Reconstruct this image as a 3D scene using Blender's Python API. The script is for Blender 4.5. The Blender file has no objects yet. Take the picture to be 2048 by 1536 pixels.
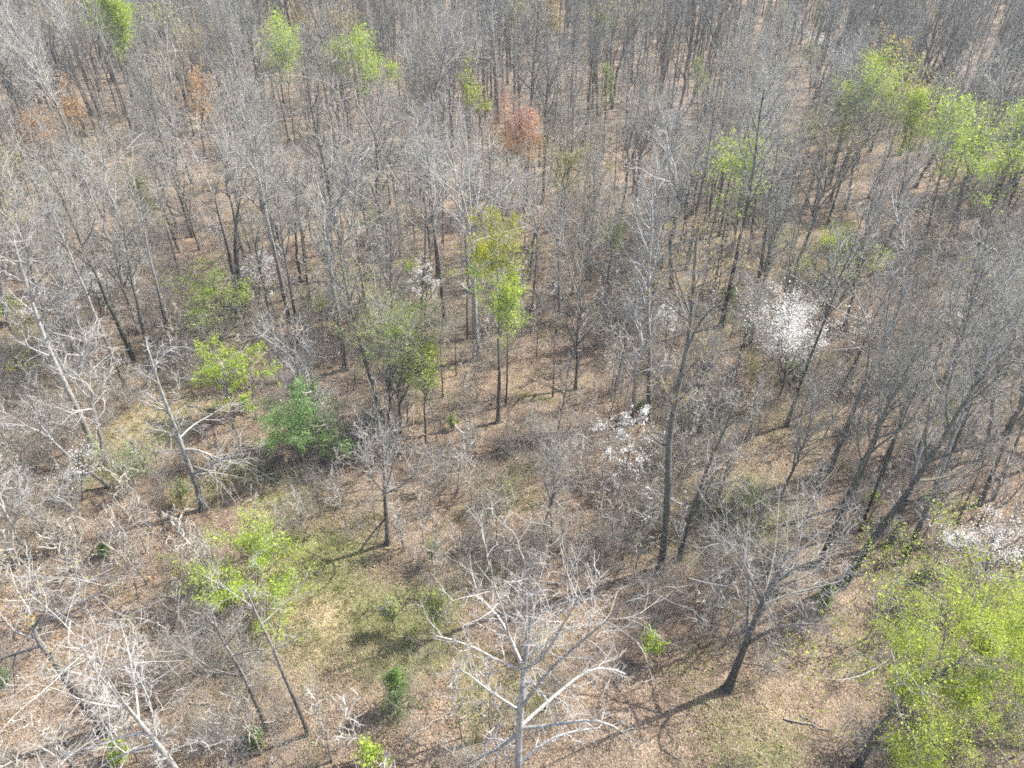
import bpy, math, random
import numpy as np
from mathutils import Vector, Matrix, Quaternion

# ------------------------------------------------------------------ camera, sky, sun, exposure
sc = bpy.context.scene
CAM_H, PITCH, FPX = 48.0, math.radians(38), 1422.0          # drone height, tilt below the horizon, focal length in 2048-px units
cam = bpy.data.cameras.new('camera'); cam_o = bpy.data.objects.new('camera', cam)
sc.collection.objects.link(cam_o); sc.camera = cam_o
cam_o.location = (0, 0, CAM_H); cam_o.rotation_euler = (math.radians(90) - PITCH, 0, 0)
cam.sensor_width = 36; cam.lens = 36 * FPX / 2048; cam.clip_start = 0.5; cam.clip_end = 6000
SUN_EL, SUN_AZ = math.radians(50), math.radians(21)         # azimuth counter-clockwise from +x
world = bpy.data.worlds.new('World'); sc.world = world; world.use_nodes = True
wn = world.node_tree.nodes; wn.clear()
sky = wn.new('ShaderNodeTexSky'); sky.sky_type = 'NISHITA'; sky.sun_disc = False
sky.sun_elevation = SUN_EL; sky.sun_rotation = math.radians(90) - SUN_AZ
sky.air_density = 1.0; sky.dust_density = 2.4; sky.ozone_density = 1.0
bg = wn.new('ShaderNodeBackground'); bg.inputs[1].default_value = 0.15
wo = wn.new('ShaderNodeOutputWorld')
world.node_tree.links.new(sky.outputs[0], bg.inputs[0]); world.node_tree.links.new(bg.outputs[0], wo.inputs[0])
sun = bpy.data.lights.new('sun', 'SUN'); sun.energy = 4.5; sun.angle = math.radians(0.53); sun.color = (1.0, 0.955, 0.87)
sun_o = bpy.data.objects.new('sun', sun); sc.collection.objects.link(sun_o)
sdir = Vector((math.cos(SUN_EL) * math.cos(SUN_AZ), math.cos(SUN_EL) * math.sin(SUN_AZ), math.sin(SUN_EL)))
sun_o.rotation_euler = sdir.to_track_quat('Z', 'Y').to_euler(); sun_o.location = sdir * 200
vs = sc.view_settings; vs.view_transform = 'Standard'; vs.look = 'None'; vs.gamma = 1.0; vs.exposure = 1.2
vs.use_curve_mapping = False
sc.cycles.max_bounces = 3; sc.cycles.diffuse_bounces = 2; sc.cycles.transmission_bounces = 2; sc.cycles.glossy_bounces = 1
sc.cycles.use_adaptive_sampling = True; sc.cycles.adaptive_threshold = 0.04
sc.cycles.use_denoising = False; sc.render.film_transparent = False; sc.cycles.filter_width = 1.75

HAZE = 0.0003
sc.cycles.volume_bounces = 0
COL = sc.collection
RNG = np.random.default_rng(7)

# ------------------------------------------------------------------ geometry of the place
def ground_z(x, y):
    x = np.asarray(x, float); y = np.asarray(y, float)
    z = 0.55 * np.sin(x * .031 + 1.1) * np.cos(y * .027 + .4) + 0.25 * np.sin(x * .083 + y * .061) + 0.10 * np.sin(x * .27 - y * .19 + 2) + .06 * np.sin(x * .53 + y * .47)
    return z
def ray(px, py):
    x = (px - 1024) / FPX; y = -(py - 768) / FPX
    d = np.array([x, math.cos(PITCH) + y * math.sin(PITCH), -math.sin(PITCH) + y * math.cos(PITCH)])
    return d / np.linalg.norm(d)
CAMP = np.array([0, 0, CAM_H])
def at(px, py):                       # the ground point that the photograph shows there
    d = ray(px, py); z = 0.0
    for _ in range(6):
        p = CAMP + d * ((z - CAM_H) / d[2]); z = float(ground_z(p[0], p[1]))
    return np.array([p[0], p[1], z])
def above(b, px, py):                 # the point above ground point b, nearest its plumb line
    d = ray(px, py); t = np.dot(b[:2] - CAMP[:2], d[:2]) / np.dot(d[:2], d[:2])
    return CAMP + d * t
def in_depth(y, px, py):              # a point at ground distance y
    d = ray(px, py); return CAMP + d * (y / d[1])
def project(p):
    p = np.atleast_2d(p); v = p - CAMP
    depth = v[:, 1] * math.cos(PITCH) - v[:, 2] * math.sin(PITCH)
    up = v[:, 1] * math.sin(PITCH) + v[:, 2] * math.cos(PITCH)
    return np.stack([1024 + FPX * v[:, 0] / depth, 768 - FPX * up / depth], 1), depth

_ph = RNG.uniform(0, 6.28, (24, 3)); _fr = RNG.normal(0, 1, (24, 2))
def patchy(x, y, scale, k=0):         # smooth noise about -1..1
    s = 0
    for i in range(8):
        j = (i + k * 5) % 24
        s = s + np.sin((x * _fr[j, 0] + y * _fr[j, 1]) / scale * 3 + _ph[j, 0])
    return s / 3.2

# ------------------------------------------------------------------ materials
def new_mat(name):
    m = bpy.data.materials.new(name); m.use_nodes = True; n = m.node_tree.nodes; n.clear()
    return m, n, m.node_tree.links
def N(n, t, **kw):
    o = n.new(t)
    for k, v in kw.items(): setattr(o, k, v)
    return o
def ramp(n, stops):
    r = n.new('ShaderNodeValToRGB'); e = r.color_ramp.elements
    while len(e) < len(stops): e.new(0.5)
    for k, (p, c) in enumerate(stops): e[k].position = p; e[k].color = (*c, 1)
    return r
def mixc(n, l, fac, a, b, mode='MIX'):
    m = n.new('ShaderNodeMix'); m.data_type = 'RGBA'; m.blend_type = mode
    for s, v in ((m.inputs[0], fac), (m.inputs[6], a), (m.inputs[7], b)):
        if hasattr(v, 'is_linked') or hasattr(v, 'links'): l.new(v, s)
        else: s.default_value = v if not isinstance(v, tuple) else (*v, 1)
    return m.outputs[2]

def bark_material(name, low_a, low_b, hi_a, hi_b, z0, z1, spread=0.35, moss=0.0):
    m, n, l = new_mat(name)
    tc = N(n, 'ShaderNodeTexCoord'); mp = N(n, 'ShaderNodeMapping'); mp.inputs[3].default_value = (5, 5, 1.1)
    l.new(tc.outputs['Object'], mp.inputs[0])
    n1 = N(n, 'ShaderNodeTexNoise'); n1.inputs['Scale'].default_value = 2.6; n1.inputs['Detail'].default_value = 5
    l.new(mp.outputs[0], n1.inputs[0])
    n2 = N(n, 'ShaderNodeTexNoise'); n2.inputs['Scale'].default_value = 1.3; n2.inputs['Detail'].default_value = 3
    l.new(tc.outputs['Object'], n2.inputs[0])
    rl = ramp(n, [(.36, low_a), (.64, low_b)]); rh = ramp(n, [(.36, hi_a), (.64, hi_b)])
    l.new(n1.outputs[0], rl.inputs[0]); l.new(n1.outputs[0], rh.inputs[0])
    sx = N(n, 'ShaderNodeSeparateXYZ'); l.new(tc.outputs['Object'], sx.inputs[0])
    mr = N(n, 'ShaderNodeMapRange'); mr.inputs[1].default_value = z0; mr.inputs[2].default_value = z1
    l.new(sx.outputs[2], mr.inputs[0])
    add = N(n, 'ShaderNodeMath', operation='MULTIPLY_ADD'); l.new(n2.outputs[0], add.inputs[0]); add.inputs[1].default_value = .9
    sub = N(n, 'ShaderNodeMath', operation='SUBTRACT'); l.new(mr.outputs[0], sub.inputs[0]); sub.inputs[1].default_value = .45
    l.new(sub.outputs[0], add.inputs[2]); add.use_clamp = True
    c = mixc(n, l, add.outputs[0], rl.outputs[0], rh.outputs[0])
    oi = N(n, 'ShaderNodeObjectInfo')
    rr = ramp(n, [(0, (1 - spread, 1 - spread, 1 - spread)), (.5, (1, .97, .94)), (1, (1 + spread * .5, 1 + spread * .5, 1 + spread * .55))])
    l.new(oi.outputs['Random'], rr.inputs[0])
    c = mixc(n, l, 1.0, c, rr.outputs[0], 'MULTIPLY')
    if moss:
        n3 = N(n, 'ShaderNodeTexNoise'); n3.inputs['Scale'].default_value = .7; l.new(tc.outputs['Object'], n3.inputs[0])
        m3 = N(n, 'ShaderNodeMapRange'); m3.inputs[1].default_value = .5; m3.inputs[2].default_value = .75; m3.inputs[4].default_value = moss
        l.new(n3.outputs[0], m3.inputs[0])
        c = mixc(n, l, m3.outputs[0], c, (.13, .16, .06))
    b = N(n, 'ShaderNodeBsdfPrincipled'); l.new(c, b.inputs['Base Color']); b.inputs['Roughness'].default_value = .92
    b.inputs['Specular IOR Level'].default_value = .2
    bp = N(n, 'ShaderNodeBump'); bp.inputs['Strength'].default_value = .7; bp.inputs['Distance'].default_value = .05
    l.new(n1.outputs[0], bp.inputs['Height']); l.new(bp.outputs[0], b.inputs['Normal'])
    o = N(n, 'ShaderNodeOutputMaterial'); l.new(b.outputs[0], o.inputs[0])
    return m
def twig_material(name, cols):
    m, n, l = new_mat(name)
    oi = N(n, 'ShaderNodeObjectInfo'); r = ramp(n, [(i / max(1, len(cols) - 1), c) for i, c in enumerate(cols)])
    l.new(oi.outputs['Random'], r.inputs[0])
    g = N(n, 'ShaderNodeNewGeometry'); r2 = ramp(n, [(0, (.72, .72, .72)), (1, (1.2, 1.2, 1.2))]); l.new(g.outputs['Random Per Island'], r2.inputs[0])
    c = mixc(n, l, 1.0, r.outputs[0], r2.outputs[0], 'MULTIPLY')
    b = N(n, 'ShaderNodeBsdfPrincipled'); l.new(c, b.inputs['Base Color']); b.inputs['Roughness'].default_value = .6
    b.inputs['Specular IOR Level'].default_value = .35
    o = N(n, 'ShaderNodeOutputMaterial'); l.new(b.outputs[0], o.inputs[0])
    return m
def leaf_material(name, cols, trans=.45, rough=.5):
    m, n, l = new_mat(name)
    g = N(n, 'ShaderNodeNewGeometry'); r = ramp(n, [(i / (len(cols) - 1), c) for i, c in enumerate(cols)])
    l.new(g.outputs['Random Per Island'], r.inputs[0])
    b = N(n, 'ShaderNodeBsdfPrincipled'); l.new(r.outputs[0], b.inputs['Base Color']); b.inputs['Roughness'].default_value = rough
    b.inputs['Specular IOR Level'].default_value = .3
    t = N(n, 'ShaderNodeBsdfTranslucent'); l.new(r.outputs[0], t.inputs[0])
    mx = N(n, 'ShaderNodeMixShader'); mx.inputs[0].default_value = trans
    l.new(b.outputs[0], mx.inputs[1]); l.new(t.outputs[0], mx.inputs[2])
    o = N(n, 'ShaderNodeOutputMaterial'); l.new(mx.outputs[0], o.inputs[0])
    return m

M = {}
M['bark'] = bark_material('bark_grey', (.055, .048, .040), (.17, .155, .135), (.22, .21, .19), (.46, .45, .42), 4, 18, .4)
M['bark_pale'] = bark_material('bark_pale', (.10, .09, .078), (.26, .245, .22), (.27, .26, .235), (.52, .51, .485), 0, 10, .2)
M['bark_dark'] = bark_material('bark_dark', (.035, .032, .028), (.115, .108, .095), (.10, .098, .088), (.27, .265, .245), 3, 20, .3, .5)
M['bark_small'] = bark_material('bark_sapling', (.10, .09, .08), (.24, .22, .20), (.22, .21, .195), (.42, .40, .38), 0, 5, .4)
M['twig'] = twig_material('twig_grey', [(.18, .168, .142), (.29, .28, .245), (.40, .39, .35), (.25, .228, .178), (.48, .47, .43), (.22, .203, .173)])
M['twig_far'] = twig_material('twig_far', [(.14, .13, .112), (.25, .24, .215), (.35, .34, .31), (.20, .18, .145), (.42, .41, .38), (.17, .158, .138)])
M['twig_pale'] = twig_material('twig_pale', [(.36, .345, .32), (.48, .465, .44)])
M['twig_brush'] = twig_material('twig_brush', [(.23, .20, .175), (.34, .31, .275), (.29, .265, .21), (.43, .405, .37)])
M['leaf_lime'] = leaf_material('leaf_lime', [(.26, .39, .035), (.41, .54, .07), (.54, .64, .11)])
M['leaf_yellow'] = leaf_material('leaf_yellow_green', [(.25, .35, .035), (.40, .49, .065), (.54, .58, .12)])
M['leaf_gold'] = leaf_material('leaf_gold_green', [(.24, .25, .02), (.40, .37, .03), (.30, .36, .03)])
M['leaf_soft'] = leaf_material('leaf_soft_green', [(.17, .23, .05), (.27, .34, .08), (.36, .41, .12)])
M['leaf_deep'] = leaf_material('leaf_deep_green', [(.13, .25, .06), (.22, .36, .11), (.34, .48, .22)])
M['leaf_pale'] = leaf_material('leaf_pale_green', [(.24, .33, .13), (.34, .43, .19), (.43, .50, .25)])
M['needle'] = leaf_material('cedar_needle', [(.08, .14, .03), (.14, .22, .05), (.21, .30, .08)], .2)
M['bract'] = leaf_material('dogwood_bract', [(.68, .67, .64), (.80, .79, .76), (.74, .72, .69)], .3)
M['bud_red'] = leaf_material('maple_red', [(.60, .27, .19), (.70, .38, .27), (.72, .45, .28)], .5)
M['bud_orange'] = leaf_material('maple_orange', [(.48, .27, .10), (.58, .34, .13), (.52, .32, .16)], .4)
M['bud_tan'] = leaf_material('bud_tan', [(.33, .24, .10), (.45, .34, .15), (.40, .33, .13)], .4)
M['bud_olive'] = leaf_material('bud_olive', [(.24, .24, .08), (.33, .33, .12), (.38, .36, .16)], .4)
M['grass'] = leaf_material('grass_blade', [(.12, .155, .045), (.20, .225, .075), (.35, .30, .15), (.45, .38, .22)], .35)
M['herb'] = leaf_material('herb_leaf', [(.12, .165, .04), (.20, .25, .065), (.27, .30, .10)], .4)
M['litter'] = leaf_material('fallen_leaf', [(.12, .08, .056), (.24, .165, .12), (.36, .265, .20), (.48, .385, .31)], .15, .55)
M['log'] = bark_material('dead_wood', (.12, .10, .082), (.27, .24, .21), (.22, .20, .175), (.38, .355, .32), -2, 2, .35)

# ------------------------------------------------------------------ mesh building
def norm(v): return v / np.maximum(np.linalg.norm(v, axis=-1, keepdims=True), 1e-9)
def tubes(P, R, s):
    """P (n,k,3) polylines, R (n,k) radii -> verts, quads"""
    n, k, _ = P.shape
    if n == 0: return np.zeros((0, 3)), np.zeros((0, 4), int)
    T = np.empty_like(P); T[:, 1:-1] = P[:, 2:] - P[:, :-2]; T[:, 0] = P[:, 1] - P[:, 0]; T[:, -1] = P[:, -1] - P[:, -2]
    T = norm(T)
    ref = np.where(np.abs(T[:, :1, 2:3]) > .75, np.array([1., .13, 0]), np.array([0., .1, 1.]))
    U = norm(np.cross(T, np.broadcast_to(ref, T.shape))); V = np.cross(T, U)
    a = np.arange(s) * 2 * np.pi / s
    X = P[:, :, None] + R[:, :, None, None] * (np.cos(a)[:, None] * U[:, :, None] + np.sin(a)[:, None] * V[:, :, None])
    idx = np.arange(n * k * s).reshape(n, k, s); nx = np.roll(idx, -1, 2)
    q = np.stack([idx[:, :-1], nx[:, :-1], nx[:, 1:], idx[:, 1:]], -1).reshape(-1, 4)
    return X.reshape(-1, 3), q
def join(parts):
    vs_, qs = [], []; o = 0
    for v, q in parts:
        vs_.append(v); qs.append(q + o); o += len(v)
    return np.concatenate(vs_), np.concatenate(qs)
def mesh_q(name, groups, smooth=True):
    """groups: list of (verts, quads, material)"""
    me = bpy.data.meshes.new(name)
    v, q = join([(g[0], g[1]) for g in groups])
    me.vertices.add(len(v)); me.vertices.foreach_set('co', v.astype(np.float32).ravel())
    me.loops.add(q.size); me.loops.foreach_set('vertex_index', q.astype(np.int32).ravel())
    me.polygons.add(len(q)); me.polygons.foreach_set('loop_start', np.arange(0, q.size, 4, dtype=np.int32))
    mi = np.concatenate([np.full(len(g[1]), i, np.int32) for i, g in enumerate(groups)])
    me.polygons.foreach_set('material_index', mi)
    me.polygons.foreach_set('use_smooth', np.full(len(q), smooth))
    for g in groups: me.materials.append(g[2])
    me.update(calc_edges=True)
    return me
def leaves(rng, pos, size, up=0.0, fold=.25, aspect=.6):
    """one folded four-cornered leaf at each position"""
    n = len(pos); a = norm(rng.normal(0, 1, (n, 3))); nn = rng.normal(0, 1, (n, 3)); nn[:, 2] += up; nn = norm(nn)
    a = norm(a - nn * np.sum(a * nn, 1, keepdims=True)); b = np.cross(nn, a)
    s = (size * rng.lognormal(-.06, .36, n))[:, None]
    v = np.stack([pos, pos + a * s * .5 + b * s * aspect * .5 + nn * s * fold * .5, pos + a * s, pos + a * s * .5 - b * s * aspect * .5 + nn * s * fold * .5], 1)
    return v.reshape(-1, 3), np.arange(4 * n).reshape(n, 4)

# ------------------------------------------------------------------ tree growing
def grow(rng, pos, d, L, r0, K, gn, up, rtip=.35, p=.8):
    n = len(pos); P = np.empty((n, K + 1, 3)); P[:, 0] = pos; d = norm(d)
    for k in range(K):
        d = norm(d + rng.normal(0, gn, (n, 3)) + np.array([0, 0, up]))
        P[:, k + 1] = P[:, k] + d * (L / K)[:, None]
    s = np.linspace(0, 1, K + 1)
    R = r0[:, None] * (rtip + (1 - rtip) * (1 - s) ** p)
    return P, R
def branch(rng, P, R, n, t0, t1, ang, length, K, gn, up, rf, rmin, lt=None, rtip=.3, flat=0):
    m, k1, _ = P.shape
    plen = np.linalg.norm(np.diff(P, axis=1), axis=2).sum(1)
    t = t0 + (t1 - t0) * (np.arange(n) + rng.uniform(.1, .9, (m, n))) / n
    s = t * (k1 - 1); i = np.minimum(s.astype(int), k1 - 2); f = (s - i)[..., None]; mi = np.arange(m)[:, None]
    pos = P[mi, i] * (1 - f) + P[mi, i + 1] * f; T = norm(P[mi, i + 1] - P[mi, i])
    rad = R[mi, i] * (1 - f[..., 0]) + R[mi, i + 1] * f[..., 0]
    az = np.arange(n) * 2.4 + rng.uniform(0, 6.28, (m, 1)) + rng.normal(0, .5, (m, n))
    ref = np.where(np.abs(T[..., 2:3]) > .8, np.array([1., .1, 0]), np.array([0., .05, 1.]))
    U = norm(np.cross(T, ref)); V = np.cross(T, U)
    a = np.radians(rng.uniform(ang[0], ang[1], (m, n)))[..., None]; az = az[..., None]
    d = np.cos(a) * T + np.sin(a) * (np.cos(az) * U + np.sin(az) * V)
    if flat: d[..., 2] *= (1 - flat)
    L = length * plen[:, None] * rng.uniform(.6, 1.3, (m, n))
    if lt is not None: L = L * lt(t)
    r0 = np.maximum(rad * rf * rng.uniform(.75, 1.1, (m, n)), rmin)
    return grow(rng, pos.reshape(-1, 3), d.reshape(-1, 3), L.ravel(), r0.ravel(), K, gn, up, rtip)

STYLE = {
 # tend, n1, t-range, angle, len1, gnarl1, up1, len(t), (n2,len2,ang2), (n3,len3), (n4,len4), gnarl of the rest
 'oak':     dict(tend=.66, n1=7, t=(.55, 1), ang=(12, 40), l1=.54, gn=.17, up=.09, lt=None, n2=8, l2=.42, n3=6, l3=.50, n4=2, l4=.55, g2=.15),
 'poplar':  dict(tend=.96, n1=15, t=(.50, .99), ang=(24, 50), l1=.23, gn=.10, up=.11, lt=lambda t: 1.45 - t, n2=7, l2=.42, n3=6, l3=.50, n4=2, l4=.55, g2=.12),
 'fine':    dict(tend=.70, n1=11, t=(.34, 1), ang=(12, 38), l1=.45, gn=.08, up=.07, lt=None, n2=8, l2=.42, n3=6, l3=.50, n4=2, l4=.55, g2=.10),
 'pole':    dict(tend=.96, n1=11, t=(.55, .99), ang=(28, 58), l1=.17, gn=.12, up=.10, lt=lambda t: 1.5 - t, n2=6, l2=.5, n3=5, l3=.55, n4=2, l4=.5, g2=.13),
 'crook':   dict(tend=.80, n1=11, t=(.35, 1), ang=(28, 62), l1=.36, gn=.16, up=.08, lt=None, n2=7, l2=.42, n3=5, l3=.48, n4=2, l4=.5, g2=.18),
 'sapling': dict(tend=.95, n1=12, t=(.25, .98), ang=(25, 60), l1=.26, gn=.14, up=.08, lt=lambda t: 1.3 - t, n2=4, l2=.45, n3=3, l3=.5, n4=0, l4=.5, g2=.2),
 'round':   dict(tend=.55, n1=9, t=(.35, 1), ang=(25, 65), l1=.75, gn=.16, up=.10, lt=None, n2=8, l2=.45, n3=5, l3=.42, n4=0, l4=.5, g2=.2),
 'layer':   dict(tend=.80, n1=12, t=(.35, 1), ang=(45, 75), l1=.40, gn=.14, up=.03, lt=lambda t: 1.3 - .7 * t, n2=7, l2=.45, n3=5, l3=.45, n4=0, l4=.5, g2=.16),
}
def gen_tree(seed, H, r0, style, lod=1.0, lean=(0, 0), fat=1.0, width=1.0):
    """returns levels [trunk, limbs, branches, branchlets, twigs], each (P, R)"""
    s = STYLE[style]; rng = np.random.default_rng(seed)
    K = 12; P = np.zeros((1, K + 1, 3)); tt = np.linspace(0, 1, K + 1)
    w = np.cumsum(rng.normal(0, 1, (K + 1, 2)), 0); w -= w[0]; w = w * (.010 if style in ('pole', 'poplar') else .017) * H * (1.4 if style == 'crook' else 1) * .6
    P[0, :, 2] = tt * H * s['tend']; P[0, :, :2] = w * tt[:, None] ** .7 + np.outer(tt, lean)
    R = r0 * (1 - tt * .80 * (s['tend'] if s['tend'] > .9 else .55))[None] + r0 * .55 * np.exp(-tt * H / .55)[None]
    P[0, 0, 2] = -.25
    lv = [(P, R)]
    lv.append(branch(rng, P, R, s['n1'], s['t'][0], s['t'][1], s['ang'], s['l1'] * width, 8, s['gn'], s['up'], .70, .04, s['lt'], .30))
    if s['tend'] < .9:   # the trunk goes on as a leader
        pos = P[:, -1]; d = norm(P[:, -1] - P[:, -2]); a, b = grow(rng, pos, d, np.array([H * (1 - s['tend'])]), R[:, -1], 8, s['gn'] * .7, .05, .15)
        lv[1] = (np.concatenate([lv[1][0], a]), np.concatenate([lv[1][1], b]))
    flat = .6 if style == 'layer' else 0
    lv.append(branch(rng, *lv[1], max(3, int(s['n2'] * lod)), .22, 1, (28, 62), s['l2'], 4, s['g2'], s['up'] * .7, .60, .027 * fat, None, .3, flat))
    lv.append(branch(rng, *lv[2], max(3, int(s['n3'] * lod)), .15, 1, (28, 65), s['l3'], 3, s['g2'] * 1.1, s['up'] * .5, .6, .0105 * fat, None, .45, flat))
    if s['n4'] and lod >= 1: lv.append(branch(rng, *lv[3], max(2, int(s['n4'] * lod)), .15, 1, (25, 60), s['l4'], 2, s['g2'] * 1.2, .05, .7, .0068 * fat, None, .5))
    # trunk tip gets limbs of its own through the levels above
    return lv
SIDES = [9, 6, 4, 3, 3]
def geo(lv, a, b): return join([tubes(*lv[i], SIDES[i]) for i in range(a, min(b, len(lv)))])
def leaf_points(rng, lv, n, spread=.12, first=3, clump=1.0):
    """points on the fine shoots; some boughs carry far more leaf than others"""
    pts, wts = [], []; per = [1.0] * len(lv); w2 = rng.lognormal(0, clump, len(lv[2][0])); w = w2
    for i in range(2, len(lv)):
        if i > 2: w = np.repeat(w, len(lv[i][0]) // len(w)) * rng.lognormal(0, clump * .35, len(lv[i][0]))
        if i >= first:
            q_ = lv[i][0][:, 1:]; pts.append(q_.reshape(-1, 3)); wts.append(np.repeat(w, q_.shape[1]))
    pts = np.concatenate(pts); wts = np.concatenate(wts); wts = wts / wts.sum()
    return pts[rng.choice(len(pts), n, p=wts)] + rng.normal(0, spread, (n, 3))

# ------------------------------------------------------------------ things
def part(name, me, parent, kind=None):
    o = bpy.data.objects.new(name, me); COL.objects.link(o); o.parent = parent
    if kind: o['kind'] = kind
    return o
def root(name, loc, label, cat, group=None):
    o = bpy.data.objects.new(name, None); COL.objects.link(o); o.location = loc
    o.empty_display_size = .5; o['label'] = label; o['category'] = cat
    if group: o['group'] = group
    return o
def struct(name, me, label=None):
    o = bpy.data.objects.new(name, me); COL.objects.link(o); o['kind'] = 'structure'
    if label: o['label'] = label
    return o
SHOWN = []          # (distance, base pixel, top pixel) of crowns the photograph shows unhidden
LANDMARKS = []      # (pixel x, pixel y, phrase)

# ------------------------------------------------------------------ the ground
GRASS = [(480, 950, 4, .65), (545, 985, 3.5, .7), (600, 1040, 3.2, .75), (640, 1110, 3.6, .8), (700, 1190, 3.8, .8), (760, 1240, 3.5, .75), (850, 1290, 4, .7), (940, 1340, 3.5, .7), (1050, 1400, 4, .65), (1440, 1500, 4.5, .42),
         (290, 850, 5, .5), (250, 930, 3.5, .5), (350, 880, 4, .5), (60, 780, 6, .5), (1500, 1010, 4, .5), (1690, 760, 8, .45), (120, 650, 6, .45), (1550, 660, 7, .4), (480, 640, 6, .45), (700, 640, 7, .4), (1350, 480, 9, .3), (1850, 1150, 5, .4), (620, 1250, 3, .5)]
STRAW = [(640, 1235, 3.5, .9), (440, 935, 4.5, .8), (325, 815, 4.5, .8), (530, 1010, 4, .7), (1080, 1300, 2.5, .8), (1000, 1340, 3, .6), (280, 870, 4, .6), (620, 1320, 4, .4), (770, 1340, 4, .4)]
CREEK = np.array([at(*p)[:2] for p in ((1235, 262), (1275, 285), (1335, 320), (1400, 345), (1470, 330), (1540, 285), (1580, 300), (1640, 335), (1690, 352), (1760, 350))])
STREAM = np.array([at(*p)[:2] for p in ((1420, 8), (1500, 24), (1545, 32), (1610, 62), (1700, 112), (1750, 136), (1800, 160), (1870, 178), (1990, 190), (2100, 215))])
def line_dist(x, y, L):
    d = np.full(np.shape(x), 1e9)
    for a, b in zip(L[:-1], L[1:]):
        ab = b - a; t = np.clip(((x - a[0]) * ab[0] + (y - a[1]) * ab[1]) / (ab @ ab), 0, 1)
        d = np.minimum(d, np.hypot(x - a[0] - t * ab[0], y - a[1] - t * ab[1]))
    return d
_blobs = {k: [(*at(b[0], b[1])[:2], b[2], b[3]) for b in v] for k, v in (('g', GRASS), ('s', STRAW))}
def cover(x, y, k):
    s = np.zeros(np.shape(x))
    wx = x + 1.6 * patchy(x, y, 5, 1); wy = y + 1.6 * patchy(x, y, 5, 2)
    for bx, by, r, a in _blobs[k]: s = np.maximum(s, a * np.exp(-((wx - bx) ** 2 + (wy - by) ** 2) / (r * r)))
    return s
def axis(lo, hi, step, far, n):
    mid = np.arange(lo, hi + .01, step); g = (np.geomspace(1, far, n) - 1)
    return np.concatenate([lo - g[:0:-1] * 1.0 - 0, mid, hi + g[1:]])
gx = axis(-190, 190, 1.25, 2500, 26); gy = axis(-5, 330, 1.25, 3500, 28)
X, Y = np.meshgrid(gx, gy); Z = ground_z(X, Y)
cd = line_dist(X, Y, CREEK); sd = line_dist(X, Y, STREAM)
Z = Z - 1.5 * np.exp(-(cd / 1.7) ** 4) - .7 * np.exp(-(sd / 3.6) ** 4) + .03 * RNG.normal(0, 1, Z.shape)
nx_, ny_ = len(gx), len(gy); idx = np.arange(nx_ * ny_).reshape(ny_, nx_)
q = np.stack([idx[:-1, :-1], idx[:-1, 1:], idx[1:, 1:], idx[1:, :-1]], -1).reshape(-1, 4)
gm, n, l = new_mat('forest_floor')
tc = N(n, 'ShaderNodeTexCoord'); at_ = N(n, 'ShaderNodeAttribute'); at_.attribute_name = 'cover'
def noise(sc_, det=3, dist=0):
    o = N(n, 'ShaderNodeTexNoise'); o.inputs['Scale'].default_value = sc_; o.inputs['Detail'].default_value = det; o.inputs['Distortion'].default_value = dist
    l.new(tc.outputs['Object'], o.inputs[0]); return o
def vor(s):
    o = N(n, 'ShaderNodeTexVoronoi'); o.inputs['Scale'].default_value = s; l.new(tc.outputs['Object'], o.inputs[0]); return o
v1, v2 = vor(13.0), vor(7.0)
sx1 = N(n, 'ShaderNodeSeparateColor'); l.new(v1.outputs['Color'], sx1.inputs[0])
sx2 = N(n, 'ShaderNodeSeparateColor'); l.new(v2.outputs['Color'], sx2.inputs[0])
r1 = ramp(n, [(0, (.12, .088, .066)), (.35, (.20, .146, .107)), (.7, (.292, .216, .162)), (.9, (.385, .296, .232)), (1, (.52, .435, .365))]); l.new(sx1.outputs[0], r1.inputs[0])
r2 = ramp(n, [(0, (.12, .088, .066)), (.5, (.235, .171, .124)), (1, (.355, .267, .20))]); l.new(sx2.outputs[1], r2.inputs[0])
c = mixc(n, l, .4, r1.outputs[0], r2.outputs[0])
nb = noise(.22, 4); rb = ramp(n, [(.3, (.80, .84, .80)), (.7, (1.10, 1.08, 1.02))]); l.new(nb.outputs[0], rb.inputs[0])
c = mixc(n, l, 1.0, c, rb.outputs[0], 'MULTIPLY')
nb2 = noise(.9, 5); rb2 = ramp(n, [(.32, (.66, .64, .60)), (.5, (1, 1, 1)), (.68, (1.22, 1.20, 1.18))]); l.new(nb2.outputs[0], rb2.inputs[0])
c = mixc(n, l, 1.0, c, rb2.outputs[0], 'MULTIPLY')
sc3 = N(n, 'ShaderNodeSeparateColor'); l.new(at_.outputs['Color'], sc3.inputs[0])
def masked(chan, nz, lo, hi):
    m_ = N(n, 'ShaderNodeMath', operation='MULTIPLY_ADD'); l.new(nz.outputs[0], m_.inputs[0]); m_.inputs[1].default_value = 1.3; l.new(sc3.outputs[chan], m_.inputs[2])
    r_ = N(n, 'ShaderNodeMapRange'); r_.inputs[1].default_value = lo; r_.inputs[2].default_value = hi; l.new(m_.outputs[0], r_.inputs[0]); return r_.outputs[0]
ng = noise(2.3, 6); rg = ramp(n, [(.3, (.115, .13, .05)), (.55, (.20, .205, .085)), (.75, (.31, .275, .14))]); ngc = noise(9, 3); l.new(ngc.outputs[0], rg.inputs[0])
c = mixc(n, l, masked(0, ng, 1.0, 1.55), c, rg.outputs[0])
ns = noise(3.1, 6); rs = ramp(n, [(.3, (.30, .24, .12)), (.7, (.52, .43, .26))]); nsc = noise(14, 3); l.new(nsc.outputs[0], rs.inputs[0])
c = mixc(n, l, masked(1, ns, 1.0, 1.5), c, rs.outputs[0])
nst = noise(2.0, 5); rst = ramp(n, [(.3, (.26, .25, .22)), (.7, (.48, .47, .44))]); vst = vor(1.6); l.new(vst.outputs['Distance'], rst.inputs[0])
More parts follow.
